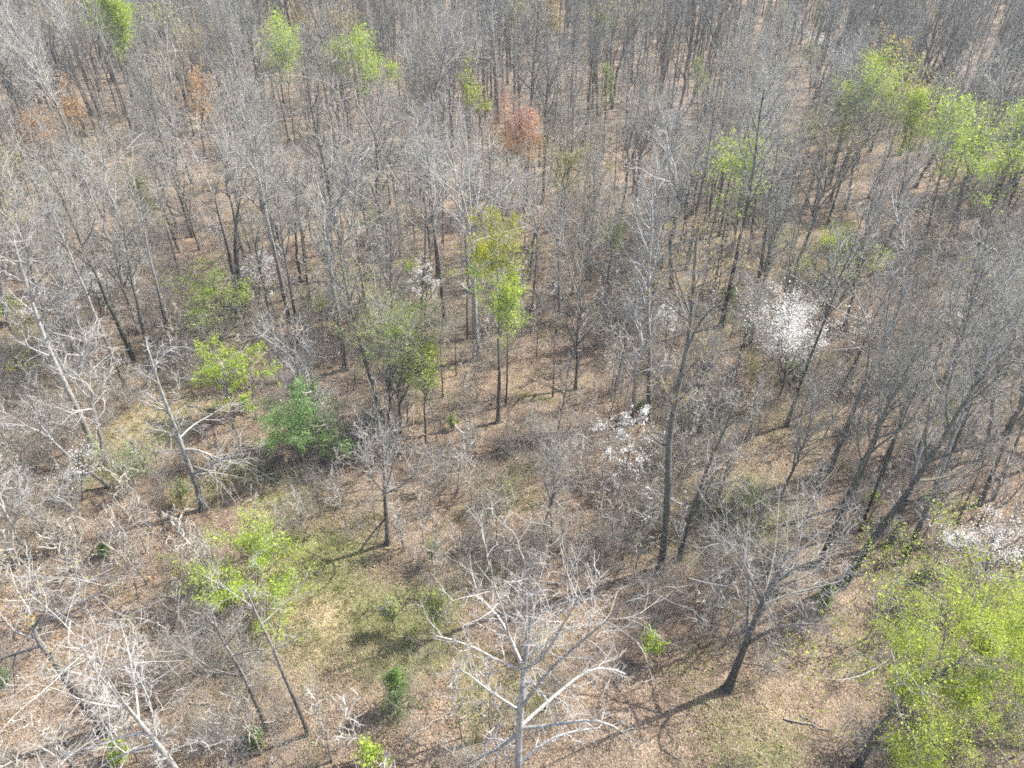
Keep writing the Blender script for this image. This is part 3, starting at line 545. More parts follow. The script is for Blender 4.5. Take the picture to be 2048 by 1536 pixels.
# bushes and young green plants: (base, top, material, leaves, leaf size, style, width, label, phrase)
bush = dict(name='green_bush', cat='bush', group='green bushes', bark='bark_small', twig='twig_brush')
for k, (bx, by, tx, ty, mt, nl, ls, st, wd, lab, ph) in enumerate([
 (240, 1535, 232, 1490, 'leaf_lime', 2600, .13, 'round', 1.0, 'lime green bush under the whitish tree at the bottom left', 'the bottom-left lime bush'),
 (748, 1530, 742, 1488, 'leaf_lime', 1500, .13, 'round', .8, 'small lime bush at the bottom edge left of the big tree', 'the small bottom-edge lime bush'),
 (872, 1275, 868, 1200, 'leaf_yellow', 1200, .12, 'fine', .9, 'upright yellow-green bush, right one of a pair near centre bottom', 'the right upright yellow bush'),
 (790, 1262, 782, 1205, 'leaf_yellow', 800, .12, 'fine', .9, 'upright yellow-green bush, left one of a pair near centre bottom', 'the left upright yellow bush'),
 (1310, 1322, 1308, 1270, 'leaf_lime', 900, .13, 'round', .9, 'small green bush left of the bushy lower-right tree', 'the small green lower bush'),
 (362, 1012, 352, 968, 'leaf_soft', 900, .13, 'round', 1.1, 'olive green bush left of the crooked clearing tree', 'the olive clearing bush'),
 (1490, 1035, 1500, 975, 'leaf_soft', 1300, .13, 'round', 1.2, 'soft green bush right of the dark leaning tree', 'the soft green bush on the right'),
 (15, 652, 5, 595, 'leaf_lime', 1200, .16, 'round', 1.0, 'lime bush cut by the left edge below the dogwood', 'the left-edge lime bush'),
 (908, 862, 906, 838, 'leaf_lime', 350, .13, 'round', .9, 'tiny green bush right of the small yellow-green tree', 'the tiny green bush'),
 (640, 640, 640, 595, 'leaf_soft', 900, .16, 'round', 1.1, 'pale green bush among trunks right of the upper-left dogwood', 'the pale trunk-side bush'),
 (1805, 762, 1812, 710, 'leaf_lime', 1100, .15, 'layer', 1.0, 'flat lime bush right of the largest dogwood', 'the flat lime right bush'),
 (255, 985, 250, 905, 'leaf_pale', 2000, .13, 'round', 1.5, 'pale grey-green bush beside the foot of the bent-over tree', 'the pale grey-green bush'),
 (1585, 760, 1595, 725, 'leaf_deep', 800, .16, 'round', 1.3, 'green bush at the foot of the largest white dogwood', 'the bush under the largest dogwood'),
 (1275, 840, 1280, 795, 'leaf_pale', 600, .14, 'round', .9, 'pale green bush behind the dogwood by the tan-budded trunk', 'the pale bush behind the dogwood'),
 (1460, 610, 1465, 570, 'leaf_lime', 700, .17, 'round', .9, 'lime bush beside the tall tan-budded crown', 'the lime bush at mid right'),
 (700, 610, 690, 545, 'leaf_soft', 700, .16, 'fine', 1.0, 'hazy green sapling left of the fan-limbed dark tree', 'the hazy left-centre sapling'),
 (825, 570, 815, 520, 'leaf_lime', 1000, .16, 'round', 1.0, 'lime bush left of the dogwood at the fan-limbed trunk', 'the lime bush by the thin dogwood'),
 (750, 480, 745, 425, 'leaf_deep', 700, .2, 'round', 1.0, 'blue-green bush in the wood left of the fan-limbed tree', 'the blue-green wood bush'),
 (1000, 1008, 1005, 965, 'leaf_soft', 450, .12, 'round', 1.2, 'faint green bush below the golden green tree', 'the faint green central bush'),
 (1740, 1010, 1750, 985, 'leaf_lime', 500, .12, 'layer', 1.2, 'low lime bush left of the thick slanting tree', 'the low lime bush at right'),
 (865, 1130, 860, 1085, 'leaf_soft', 700, .12, 'fine', 1.1, 'soft green sapling right of the short fork-shadowed tree', 'the soft green sapling'),
 (785, 700, 770, 610, 'leaf_pale', 1600, .14, 'round', 1.0, 'pale mint bush behind the soft green left-centre tree', 'the pale mint bush'),
 (1690, 560, 1700, 450, 'leaf_soft', 900, .18, 'fine', .9, 'thin soft green tree behind the flat yellow-green tree', 'the thin green right tree'),
 (30, 1010, 25, 975, 'leaf_soft', 500, .12, 'round', 1.2, 'dull green bush near the left edge below the bent-over tree', 'the dull green left bush'),
 (40, 770, 30, 700, 'leaf_gold', 900, .14, 'round', 1.2, 'golden green bush at the left edge', 'the golden left-edge bush'),
]):
    leafy(300 + k, (bx, by), (tx, ty), st, mt, nl, ls, lab, ph, width=wd, spread=.1 + .02 * (k % 4), **bush)
# small red cedars
def cedar(seed, base, top, wide, label, phrase):
    b = at(*base); H = above(b, *top)[2] - b[2]; rng = np.random.default_rng(seed)
    t = root('cedar', tuple(b), label, 'evergreen', 'young cedars')
    P = np.zeros((1, 9, 3)); P[0, :, 2] = np.linspace(-.15, H * .97, 9); P[0, :, :2] = rng.normal(0, .015 * H, (9, 2)); R = np.linspace(.035 * H ** .7, .01, 9)[None]
    part('trunk', mesh_q('trunk', [(*tubes(P, R, 7), M['bark_small'])]), t)
    L1 = branch(rng, P, R, int(26 + 5 * H), .06, .99, (45, 75), wide / H, 5, .12, .10, .5, .008, lambda x: 1.08 - x)
    L2 = branch(rng, *L1, 7, .15, 1, (25, 55), .45, 3, .15, .08, .5, .005)
    part('branches', mesh_q('branches', [(*join([tubes(*L1, 4), tubes(*L2, 3)]), M['bark_small'])]), t)
    pts = np.concatenate([L1[0][:, 2:].reshape(-1, 3), L2[0][:, 1:].reshape(-1, 3)])
    pts = pts[rng.integers(0, len(pts), 5200)] + rng.normal(0, .10, (5200, 3))
    part('foliage', mesh_q('foliage', [(*leaves(rng, pts, .12, .4, .2, .35), M['needle'])], False), t, 'stuff')
    LANDMARKS.append((*base, phrase)); TAKEN.append((b[0], b[1], 1.5))
cedar(401, (802, 1415), (800, 1335), 1.7, 'young cone-shaped cedar left of the big bottom-centre tree', 'the cone-shaped cedar')
cedar(402, (215, 1112), (216, 1082), .55, 'small round cedar alone on leaf litter at the left', 'the small lone cedar')
cedar(403, (515, 1490), (514, 1450), .7, 'little cedar between the two slim trunks at the bottom left', 'the little cedar by slim trunks')
cedar(404, (748, 872), (744, 838), 1.0, 'dark low cedar at the foot of the soft green tree', 'the dark low cedar')
cedar(405, (1638, 1222), (1640, 1160), 1.0, 'dark cedar behind the bushy lower-right bare tree', 'the dark right cedar')
cedar(406, (1840, 1165), (1840, 1140), .7, 'tiny cedar behind the large lower-right leafy tree', 'the tiny right cedar')
cedar(407, (10, 1362), (8, 1335), .6, 'tiny yellowish cedar at the left edge near the oak', 'the tiny left-edge cedar')

# ------------------------------------------------------------------ prototypes of bare trees that stand many times over
def proto(kind, seed, H, r0, bark, twig, style, fat=1.0, lod=1.0, buds=None, nb=0, leaf=.2):
    lv = gen_tree(seed, H, r0, style, lod, (0, 0), fat)
    d = dict(kind=kind, H=H, parts=[('trunk', mesh_q('trunk', [(*geo(lv, 0, 1), M[bark])]), None), ('branches', mesh_q('branches', [(*geo(lv, 1, 3), M[bark])]), None),
                                   ('twigs', mesh_q('twigs', [(*geo(lv, 3, 5), M[twig])]), 'stuff')])
    if buds:
        rng = np.random.default_rng(seed + 9)
        d['parts'].append(('buds', mesh_q('buds', [(*leaves(rng, leaf_points(rng, lv, nb, .12), leaf, .4), M[buds])], False), 'stuff'))
    return d
def joined(seed, H, r0, bark, twig, style, fat, lod, buds=None, nb=0, leaf=.3):
    lv = gen_tree(seed, H, r0, style, lod, (0, 0), fat)
    g = [(*geo(lv, 0, 3), M[bark]), (*geo(lv, 3, 5), M[twig])]
    if buds:
        rng = np.random.default_rng(seed + 9); g.append((*leaves(rng, leaf_points(rng, lv, nb, .2), leaf, .4), M[buds]))
    return mesh_q('tree_mesh', g)
PR = {
 'oak': [proto('oak', 500 + i, 24, .30, 'bark', 'twig', 'oak') for i in range(4)],
 'poplar': [proto('poplar', 510 + i, 27, .27, ['bark', 'bark_dark'][i % 2], 'twig', 'poplar') for i in range(4)],
 'fine': [proto('fine', 520 + i, 20, .19, 'bark', 'twig', 'fine') for i in range(3)],
 'pole': [proto('pole', 530 + i, 19, .135, ['bark_dark', 'bark'][i % 2], 'twig', 'pole') for i in range(4)],
 'crook': [proto('crook', 540 + i, 15, .18, 'bark_pale', 'twig_pale', 'crook') for i in range(3)],
 'budding': [proto('budding', 550 + i, 23, .26, 'bark', 'twig', 'oak', buds=['bud_tan', 'bud_olive'][i], nb=1500, leaf=.15) for i in range(2)],
 'sapling': [proto('sapling', 560 + i, 7.5, .055, 'bark_small', 'twig_brush', 'sapling', 1.0) for i in range(4)],
}
LOOK = {'oak': 'broad grey bare tree', 'poplar': 'tall straight bare tree', 'fine': 'fine-twigged bare tree', 'pole': 'thin pole-like bare tree', 'crook': 'crooked pale bare tree',
        'budding': 'budding tan-crowned tree', 'sapling': 'thin bare sapling', 'brush': 'low bare brown bush'}
AUTO = []           # things whose label is written once all stand
def stand(pd, b, H, lean=(0, 0), rz=None, name='bare_tree', cat='tree', group='leafless trees', label=None):
    t = root(name, tuple(b), label or '', cat, group)
    s = H / pd['H']; t.scale = (s, s, s)
    axis_ = Vector((lean[0], lean[1], H)).normalized(); q1 = Vector((0, 0, 1)).rotation_difference(axis_)
    t.rotation_mode = 'QUATERNION'; t.rotation_quaternion = q1 @ Quaternion((0, 0, 1), RNG.uniform(0, 6.28) if rz is None else rz)
    for nm, me_, kd in pd['parts']: part(nm, me_, t, kd)
    if not label: AUTO.append((t, pd['kind'], b))
    return t
# trees read off the photograph: base pixel, top pixel, kind
SEEN = [(252, 775, 85, 400, 'poplar'), (213, 929, 155, 640, 'crook'), (278, 668, 190, 330, 'fine'), (303, 735, 225, 380, 'poplar'), (337, 675, 262, 330, 'poplar'), (402, 684, 320, 540, 'pole'),
 (597, 685, 545, 320, 'poplar'), (620, 612, 590, 330, 'poplar'), (692, 740, 640, 260, 'oak'), (618, 865, 562, 622, 'crook'), (167, 1097, 118, 935, 'crook'), (57, 1119, -30, 900, 'crook'),
 (1088, 1067, 1112, 862, 'fine'), (1373, 909, 1425, 640, 'poplar'), (1573, 852, 1722, 400, 'pole'), (1826, 925, 1985, 520, 'poplar'), (1809, 1124, 2040, 600, 'poplar'), (1639, 1127, 1850, 650, 'poplar'), (2009, 1184, 2150, 880, 'pole'),
 (886, 794, 876, 590, 'pole'), (913, 752, 902, 600, 'pole'), (955, 802, 948, 690, 'sapling'), (1012, 812, 1022, 560, 'pole'), (766, 845, 650, 420, 'poplar'), (776, 862, 770, 640, 'fine'), (781, 692, 772, 380, 'fine'),
 (1151, 779, 1172, 470, 'fine'), (1115, 865, 1150, 690, 'sapling'), (1105, 795, 1118, 620, 'pole'), (1073, 712, 1080, 560, 'pole'), (1120, 639, 1108, 370, 'poplar'), (1263, 845, 1275, 600, 'crook'), (1296, 842, 1312, 350, 'poplar'),
 (1326, 812, 1352, 560, 'pole'), (1213, 995, 1240, 880, 'sapling'), (1500, 690, 1560, 380, 'poplar'), (1470, 760, 1530, 560, 'fine'), (1960, 1010, 2100, 640, 'poplar'), (2010, 870, 2140, 500, 'oak'), (1890, 760, 1990, 420, 'poplar'),
 (1655, 450, 1740, 160, 'poplar'), (1625, 430, 1670, 220, 'pole'), (1480, 330, 1520, 110, 'poplar'), (1250, 300, 1290, 60, 'poplar'), (1600, 300, 1700, 80, 'oak'), (1560, 410, 1570, 290, 'oak'), (1300, 600, 1290, 380, 'crook'),
 (1310, 500, 1330, 290, 'crook'), (1790, 640, 1850, 380, 'crook'), (1950, 720, 2030, 450, 'crook'), (880, 1010, 880, 890, 'sapling'), (695, 1060, 660, 930, 'sapling'), (1060, 900, 1065, 790, 'sapling'), (540, 640, 490, 400, 'poplar'),
 (360, 560, 300, 300, 'poplar'), (270, 560, 190, 250, 'oak'), (130, 580, 40, 280, 'oak'), (200, 500, 110, 230, 'fine'), (400, 500, 340, 240, 'fine'), (670, 560, 640, 270, 'oak'), (740, 500, 720, 260, 'fine'), (610, 520, 575, 250, 'oak'),
 (1000, 540, 1010, 300, 'oak'), (1060, 560, 1075, 320, 'oak'), (1180, 560, 1200, 300, 'poplar'), (1210, 640, 1230, 400, 'fine'), (1400, 480, 1425, 260, 'oak'), (1530, 560, 1590, 300, 'oak'), (560, 760, 535, 640, 'sapling'), (1715, 860, 1790, 600, 'pole'),
 (1560, 1000, 1640, 760, 'fine'), (1900, 1080, 2020, 800, 'pole'), (1420, 1260, 1450, 1130, 'sapling'), (1245, 1120, 1262, 1000, 'sapling'), (300, 1160, 250, 1060, 'sapling'), (390, 1250, 340, 1150, 'sapling'), (85, 1060, 20, 940, 'crook'),
 (1700, 1010, 1830, 640, 'poplar'), (1720, 1062, 1865, 690, 'pole'), (1858, 1010, 2015, 620, 'poplar'), (1905, 905, 2020, 550, 'pole'), (1762, 962, 1885, 620, 'pole'), (1605, 760, 1680, 470, 'pole'), (1850, 800, 1945, 480, 'pole'), (1690, 650, 1760, 390, 'poplar'), (1930, 820, 2040, 500, 'poplar'), (1545, 720, 1600, 450, 'pole'), (1985, 1000, 2140, 640, 'pole'), (1780, 1090, 1925, 700, 'poplar'), (1960, 920, 2080, 560, 'budding'), (40, 700, -40, 400, 'oak'), (90, 640, 10, 330, 'fine'), (150, 740, 70, 480, 'fine')]
for i, (bx, by, tx, ty, kd) in enumerate(SEEN):
    b = at(bx, by); tp = above(b, tx, ty); H = tp[2] - b[2]; pd = PR[kd][i % len(PR[kd])]
    ln = (tp - b)[:2]; ln = ln if np.linalg.norm(ln) < .2 * H else ln * 0
    stand(pd, b, H, ln, **({} if kd != 'sapling' else dict(name='sapling', cat='sapling', group='bare saplings')))
    TAKEN.append((b[0], b[1], 2.6 if kd != 'sapling' else 1.2))
# the rest of the wood
OPEN = [(*at(p[0], p[1])[:2], p[2]) for p in ((480, 1010, 7), (640, 1240, 8), (700, 1140, 5), (1080, 790, 7), (340, 850, 7), (1430, 1480, 6), (900, 1320, 6), (1580, 940, 5), (1380, 1510, 9), (1280, 1560, 8), (200, 1010, 5), (100, 1420, 5), (1650, 1380, 5), (1180, 1230, 5), (1050, 1000, 4))]
def half_width(y): return .72 * (.788 * y + 29.5)
cand = []
cell = 4.7
for yy in np.arange(8, 335, cell):
    for xx in np.arange(-half_width(yy) - 22, half_width(yy) + 26, cell):
        cand.append((xx + RNG.uniform(-.46, .46) * cell, yy + RNG.uniform(-.46, .46) * cell))
cand = np.array(cand)
dens = np.where(cand[:, 1] < 47, .05, np.where(cand[:, 1] < 60, .15, np.where(cand[:, 1] < 95, .55, np.where(cand[:, 1] < 140, .78, .92))))
dens = dens * np.clip(1 + .55 * patchy(cand[:, 0], cand[:, 1], 20, 2), .25, 1.6) * np.where((cand[:, 0] > 18) & (cand[:, 1] < 110), 1.1, 1)
keep = RNG.uniform(0, 1, len(cand)) < dens
tk = np.array(TAKEN)
for i, (x, y) in enumerate(cand):
    if not keep[i]: continue
    if (np.hypot(tk[:, 0] - x, tk[:, 1] - y) < tk[:, 2]).any() or any(math.hypot(x - a, y - c_) < r for a, c_, r in OPEN): keep[i] = False
keep &= line_dist(cand[:, 0], cand[:, 1], CREEK) > 2.2
keep &= line_dist(cand[:, 0], cand[:, 1], STREAM) > 4.5
cand = cand[keep]; cand = cand[np.argsort(np.hypot(cand[:, 0], cand[:, 1]))]
KINDS = np.array(['oak', 'poplar', 'fine', 'pole', 'budding', 'crook']); far_pts = []
n_ind = len(BASES) + len(SEEN)
for i, (x, y) in enumerate(cand):
    near = y < 75
    kd = str(RNG.choice(KINDS, p=[.10, .30, .10, .42, .02, .06] if near else [.17, .30, .07, .40, .05, .01]))
    H = {'oak': 23.5, 'poplar': 26, 'fine': 18, 'pole': 18, 'budding': 22, 'crook': 13}[kd] * RNG.uniform(.68, 1.15)
    z = float(ground_z(x, y)); b = np.array([x, y, z])
    pp, dd = project(np.array([b, b + [0, 0, H * .85], b + [0, 0, H * .5]]))
    seen = ((pp[:, 0] > 0) & (pp[:, 0] < 2048) & (pp[:, 1] > 0) & (pp[:, 1] < 1536) & (dd > 0)).any()
    base_in = 0 < pp[0, 0] < 2048 and 0 < pp[0, 1] < 1536
    if seen and kd != 'sapling':
        hid = False
        for sy, bx, by, tx, ty in SHOWN:
            if y < sy and abs(pp[1, 0] - (tx * .75 + bx * .25)) < 42 + .08 * (by - ty) and ty - 20 < pp[2, 1] and pp[1, 1] < ty + .5 * (by - ty): hid = True
        if hid: continue
    if seen and base_in and n_ind < 296:
        stand(PR[kd][i % len(PR[kd])], b, H, RNG.normal(0, .035 * H, 2)); n_ind += 1
    else: far_pts.append((x, y, z, H, kd))

# ------------------------------------------------------------------ masses too many to count: instanced over points
def scatter(name, meshes, pos, rot, scl, idx, label, cat):
    coll = bpy.data.collections.new(name + '_kinds')
    for i, me_ in enumerate(meshes):
        coll.objects.link(bpy.data.objects.new('%s_kind_%02d' % (name, i), me_))
    me_ = bpy.data.meshes.new(name); me_.vertices.add(len(pos)); me_.vertices.foreach_set('co', np.asarray(pos, np.float32).ravel())
    a = me_.attributes.new('rot', 'FLOAT_VECTOR', 'POINT'); a.data.foreach_set('vector', np.asarray(rot, np.float32).ravel())
    a = me_.attributes.new('scl', 'FLOAT', 'POINT'); a.data.foreach_set('value', np.asarray(scl, np.float32).ravel())
    a = me_.attributes.new('idx', 'INT', 'POINT'); a.data.foreach_set('value', np.asarray(idx, np.int32).ravel())
    o = bpy.data.objects.new(name, me_); COL.objects.link(o); o['kind'] = 'stuff'; o['label'] = label; o['category'] = cat
    ng_ = bpy.data.node_groups.new(name + '_scatter', 'GeometryNodeTree')
    ng_.interface.new_socket('Geometry', in_out='INPUT', socket_type='NodeSocketGeometry'); ng_.interface.new_socket('Geometry', in_out='OUTPUT', socket_type='NodeSocketGeometry')
    nn = ng_.nodes; gi = nn.new('NodeGroupInput'); go = nn.new('NodeGroupOutput')
    ci = nn.new('GeometryNodeCollectionInfo'); ci.inputs[0].default_value = coll; ci.inputs['Separate Children'].default_value = True; ci.inputs['Reset Children'].default_value = True
    ip = nn.new('GeometryNodeInstanceOnPoints'); ip.inputs['Pick Instance'].default_value = True
    def attr(nm, ty):
        x_ = nn.new('GeometryNodeInputNamedAttribute'); x_.data_type = ty; x_.inputs[0].default_value = nm; return x_.outputs[0]
    lk = ng_.links
    lk.new(gi.outputs[0], ip.inputs['Points']); lk.new(ci.outputs[0], ip.inputs['Instance']); lk.new(attr('idx', 'INT'), ip.inputs['Instance Index'])
    e2r = nn.new('FunctionNodeEulerToRotation'); lk.new(attr('rot', 'FLOAT_VECTOR'), e2r.inputs[0]); lk.new(e2r.outputs[0], ip.inputs['Rotation'])
    lk.new(attr('scl', 'FLOAT'), ip.inputs['Scale']); lk.new(ip.outputs[0], go.inputs[0])
    md = o.modifiers.new('scatter', 'NODES'); md.node_group = ng_
    return o
far_kinds = {'oak': [0, 1, 2], 'poplar': [3, 4, 5], 'fine': [6, 7], 'pole': [8, 9], 'budding': [10, 11], 'crook': [0, 6]}
FH = [24, 24, 24, 27, 27, 27, 20, 20, 19, 19, 23, 23]
far_mesh = [joined(600 + i, 24, .30, ['bark_dark', 'bark', 'bark_dark'][i], 'twig_far', 'oak', 1.2, .92) for i in range(3)] + [joined(610 + i, 27, .26, ['bark', 'bark_dark', 'bark_dark'][i], 'twig_far', 'poplar', 1.2, .92) for i in range(3)] \
    + [joined(620 + i, 20, .19, 'bark', 'twig_far', 'fine', 1.2, .92) for i in range(2)] + [joined(630 + i, 19, .14, 'bark_dark', 'twig_far', 'pole', 1.2, .92) for i in range(2)] \
    + [joined(640 + i, 23, .26, 'bark', 'twig_far', 'oak', 1.2, .92, ['bud_tan', 'bud_olive'][i], 1200, .3) for i in range(2)]
fi = np.array([RNG.choice(far_kinds[f[4]]) for f in far_pts])
fr = np.stack([RNG.normal(0, .035, len(fi)), RNG.normal(0, .035, len(fi)), RNG.uniform(0, 6.28, len(fi))], 1)
scatter('distant_woodland', far_mesh, [f[:3] for f in far_pts], fr, [f[3] / FH[i] for f, i in zip(far_pts, fi)], fi, 'leafless grey wood stretching away behind the nearer trees', 'woodland')
# bare brush
def shrub_mesh(seed, H, ns, spread, mat_b, mat_t, n2=6, n3=5, rad=.016):
    rng = np.random.default_rng(seed); az = rng.uniform(0, 6.28, ns); an = np.radians(rng.uniform(4, spread, ns))
    d = np.stack([np.sin(an) * np.cos(az), np.sin(an) * np.sin(az), np.cos(an)], 1)
    pos = np.stack([rng.normal(0, .16 * H / 2, ns), rng.normal(0, .16 * H / 2, ns), np.full(ns, -.08)], 1)
    s = grow(rng, pos, d, H * rng.uniform(.6, 1.1, ns), np.full(ns, rad), 6, .13, .03, .4)
    b2 = branch(rng, *s, n2, .2, 1, (20, 60), .45, 3, .18, .05, .7, .008)
    b3 = branch(rng, *b2, n3, .15, 1, (20, 60), .5, 2, .2, .05, .8, .006, None, .6)
    return tubes(*s, 4), join([tubes(*b2, 3), tubes(*b3, 3)])
shrubs = [shrub_mesh(700 + i, [2.6, 3.2, 2.0, 3.6, 1.6][i], [7, 9, 5, 8, 8][i], [42, 26, 62, 20, 66][i], 0, 0, [6, 5, 7, 5, 6][i], [5, 4, 4, 5, 4][i]) for i in range(5)]
shrub_parts = [dict(kind='brush', H=[2.6, 3.2, 2.0, 3.6, 1.6][i], parts=[('stems', mesh_q('stems', [(*s[0], M['bark_small'])]), None), ('twigs', mesh_q('twigs', [(*s[1], M['twig_brush'])]), 'stuff')]) for i, s in enumerate(shrubs)]
shrub_joined = [mesh_q('brush_mesh', [(*s[0], M['bark_small']), (*s[1], M['twig_brush'])]) for s in shrubs]
def spots(nn_, y0, y1, extra=8):
    y = np.sqrt(RNG.uniform(0, 1, nn_) * ((y1 + 37.4) ** 2 - (y0 + 37.4) ** 2) + (y0 + 37.4) ** 2) - 37.4   # even over the wedge in view
    w = half_width(y) + extra; x = RNG.uniform(-1, 1, nn_) * w
    return np.stack([x, y], 1)
def clear_of(p, lst, f=1.0):
    ok = np.ones(len(p), bool)
    for a, c_, r in lst: ok &= np.hypot(p[:, 0] - a, p[:, 1] - c_) > r * f
    return ok
p = spots(15000, 14, 165); p = p[RNG.uniform(0, 1, len(p)) < np.clip(1.9 - p[:, 1] / 75, .3, 1)]
ok = (RNG.uniform(-1.1, .9, len(p)) < patchy(p[:, 0], p[:, 1], 9, 1)) & clear_of(p, OPEN, .85)
ok &= cover(p[:, 0], p[:, 1], 'g') < .5 + .3 * RNG.uniform(0, 1, len(p))
p = p[ok]
BRUSHY = [(980, 950, 7), (900, 1050, 5), (1050, 1130, 6), (640, 960, 5), (330, 1230, 6), (480, 1380, 5), (1200, 1180, 4), (1420, 1150, 6), (700, 720, 5), (1200, 720, 7), (1580, 1250, 5), (1800, 1000, 7), (430, 1440, 5), (1850, 850, 8), (1450, 760, 7), (1000, 880, 4), (760, 1420, 4), (90, 830, 6), (1250, 560, 9), (850, 600, 8), (300, 620, 7)]
ex = []
for bx, by, r in BRUSHY:
    c0 = at(bx, by); k = int(r * r * .55); ex.append(np.stack([RNG.normal(c0[0], r * .55, k), RNG.normal(c0[1], r * .55, k)], 1))
p = np.concatenate([p] + ex); p = p[np.argsort(np.hypot(p[:, 0], p[:, 1]))]
pz = ground_z(p[:, 0], p[:, 1]); pr, _d = project(np.stack([p[:, 0], p[:, 1], pz], 1))
inside = (pr[:, 0] > 15) & (pr[:, 0] < 2033) & (pr[:, 1] < 1520) & (pr[:, 1] > 10)
# the bushes that show largest stand as individuals, spaced so that each can be told from the next
single = []
for i in np.flatnonzero(inside):
    if len(single) >= 90: break
    if all(math.hypot(p[i, 0] - p[j, 0], p[i, 1] - p[j, 1]) > 3.0 for j in single): single.append(i)
for k, i in enumerate(single):
    pd = shrub_parts[k % 5]
    stand(pd, np.array([p[i, 0], p[i, 1], pz[i]]), pd['H'] * RNG.uniform(.8, 1.25), (0, 0), name='bare_bush', cat='bush', group='bare bushes')
rest = np.setdiff1d(np.arange(len(p)), single); m_ = len(rest)
scatter('brush_thicket', shrub_joined, np.stack([p[rest, 0], p[rest, 1], pz[rest]], 1), np.stack([RNG.normal(0, .08, m_), RNG.normal(0, .08, m_), RNG.uniform(0, 6.28, m_)], 1), RNG.uniform(.35, 1.3, m_), RNG.integers(0, 5, m_),
        'tangled leafless brush covering the forest floor between the trees', 'brush')
# thin saplings through the wood
sp = spots(4300, 18, 230); sp = sp[RNG.uniform(0, 1, len(sp)) < np.clip(1.8 - sp[:, 1] / 80, .35, 1)]; sp = sp[clear_of(sp, OPEN, .9)]; sz = ground_z(sp[:, 0], sp[:, 1]); m_ = len(sp)
def thin_mesh(seed, H):
    lv = gen_tree(seed, H, .045, 'sapling', .8, (0, 0), 1.2); return mesh_q('sapling_mesh', [(*geo(lv, 0, 1), M['bark_small']), (*geo(lv, 1, 4), M['twig_brush'])])
scatter('sapling_growth', [thin_mesh(720 + i, 7) for i in range(4)], np.stack([sp[:, 0], sp[:, 1], sz], 1), np.stack([RNG.normal(0, .06, m_), RNG.normal(0, .06, m_), RNG.uniform(0, 6.28, m_)], 1), RNG.uniform(.45, 1.5, m_), RNG.integers(0, 4, m_),
        'slender bare young growth standing thickly under the older trees', 'undergrowth')
# grass tufts, herbs and fallen leaves
def tuft(seed, nb_, H, w, rad, mt):
    rng = np.random.default_rng(seed); a = rng.uniform(0, 6.28, nb_); d = rng.normal(0, .55, (nb_, 2)); base = np.stack([rng.normal(0, rad, nb_), rng.normal(0, rad, nb_), np.zeros(nb_)], 1)
    side = np.stack([np.cos(a), np.sin(a), np.zeros(nb_)], 1) * w; h = H * rng.uniform(.5, 1.2, nb_)
    mid = base + np.stack([d[:, 0] * h * .35, d[:, 1] * h * .35, h * .65], 1); tip = base + np.stack([d[:, 0] * h, d[:, 1] * h, h * .9], 1)
    v = np.stack([base - side, base + side, mid + side * .7, mid - side * .7, tip, tip + side * .05], 1).reshape(-1, 3); i0 = np.arange(nb_)[:, None] * 6
    return mesh_q('tuft', [(v, np.concatenate([i0 + [0, 1, 2, 3], i0 + [3, 2, 5, 4]]), M[mt])], False)
g = spots(60000, 12, 110, 2); cg = cover(g[:, 0], g[:, 1], 'g') + .8 * cover(g[:, 0], g[:, 1], 's'); g = g[cg > RNG.uniform(.25, 1.1, len(g))]; gz = ground_z(g[:, 0], g[:, 1]); m_ = len(g)
scatter('grass', [tuft(730 + i, 26, .24, .011, .16, 'grass') for i in range(4)], np.stack([g[:, 0], g[:, 1], gz], 1), np.stack([np.zeros(m_), np.zeros(m_), RNG.uniform(0, 6.28, m_)], 1), RNG.uniform(.5, 1.4, m_), RNG.integers(0, 4, m_), 'short spring grass and straw in the clearings', 'grass')
def leaf_patch(seed, nl, rad, hh, size, mt, up):
    rng = np.random.default_rng(seed); ps = np.stack([rng.normal(0, rad, nl), rng.normal(0, rad, nl), np.abs(rng.normal(0, hh, nl)) + .015], 1)
    return mesh_q('leaf_patch', [(*leaves(rng, ps, size, up), M[mt])], False)
h = spots(14000, 14, 150); ch = np.clip(patchy(h[:, 0], h[:, 1], 7, 2), 0, 1) * .7 + .5 * cover(h[:, 0], h[:, 1], 'g'); h = h[ch > RNG.uniform(.15, 1.3, len(h))]; hz = ground_z(h[:, 0], h[:, 1]); m_ = len(h)
scatter('green_undergrowth', [leaf_patch(740 + i, 170, .42, .22, .075, ['herb', 'leaf_soft', 'herb'][i], .8) for i in range(3)], np.stack([h[:, 0], h[:, 1], hz], 1), np.stack([np.zeros(m_), np.zeros(m_), RNG.uniform(0, 6.28, m_)], 1), RNG.uniform(.5, 1.8, m_), RNG.integers(0, 3, m_), 'low green shoots coming up through the leaf litter', 'undergrowth')
f = spots(9000, 12, 95, 2); fz = ground_z(f[:, 0], f[:, 1]); m_ = len(f)
scatter('leaf_litter', [leaf_patch(750 + i, 120, .75, .03, .085, 'litter', 1.6) for i in range(4)], np.stack([f[:, 0], f[:, 1], fz], 1), np.stack([np.zeros(m_), np.zeros(m_), RNG.uniform(0, 6.28, m_)], 1), RNG.uniform(.8, 1.3, m_), RNG.integers(0, 4, m_), 'curled brown fallen leaves strewn over the forest floor', 'leaf litter')

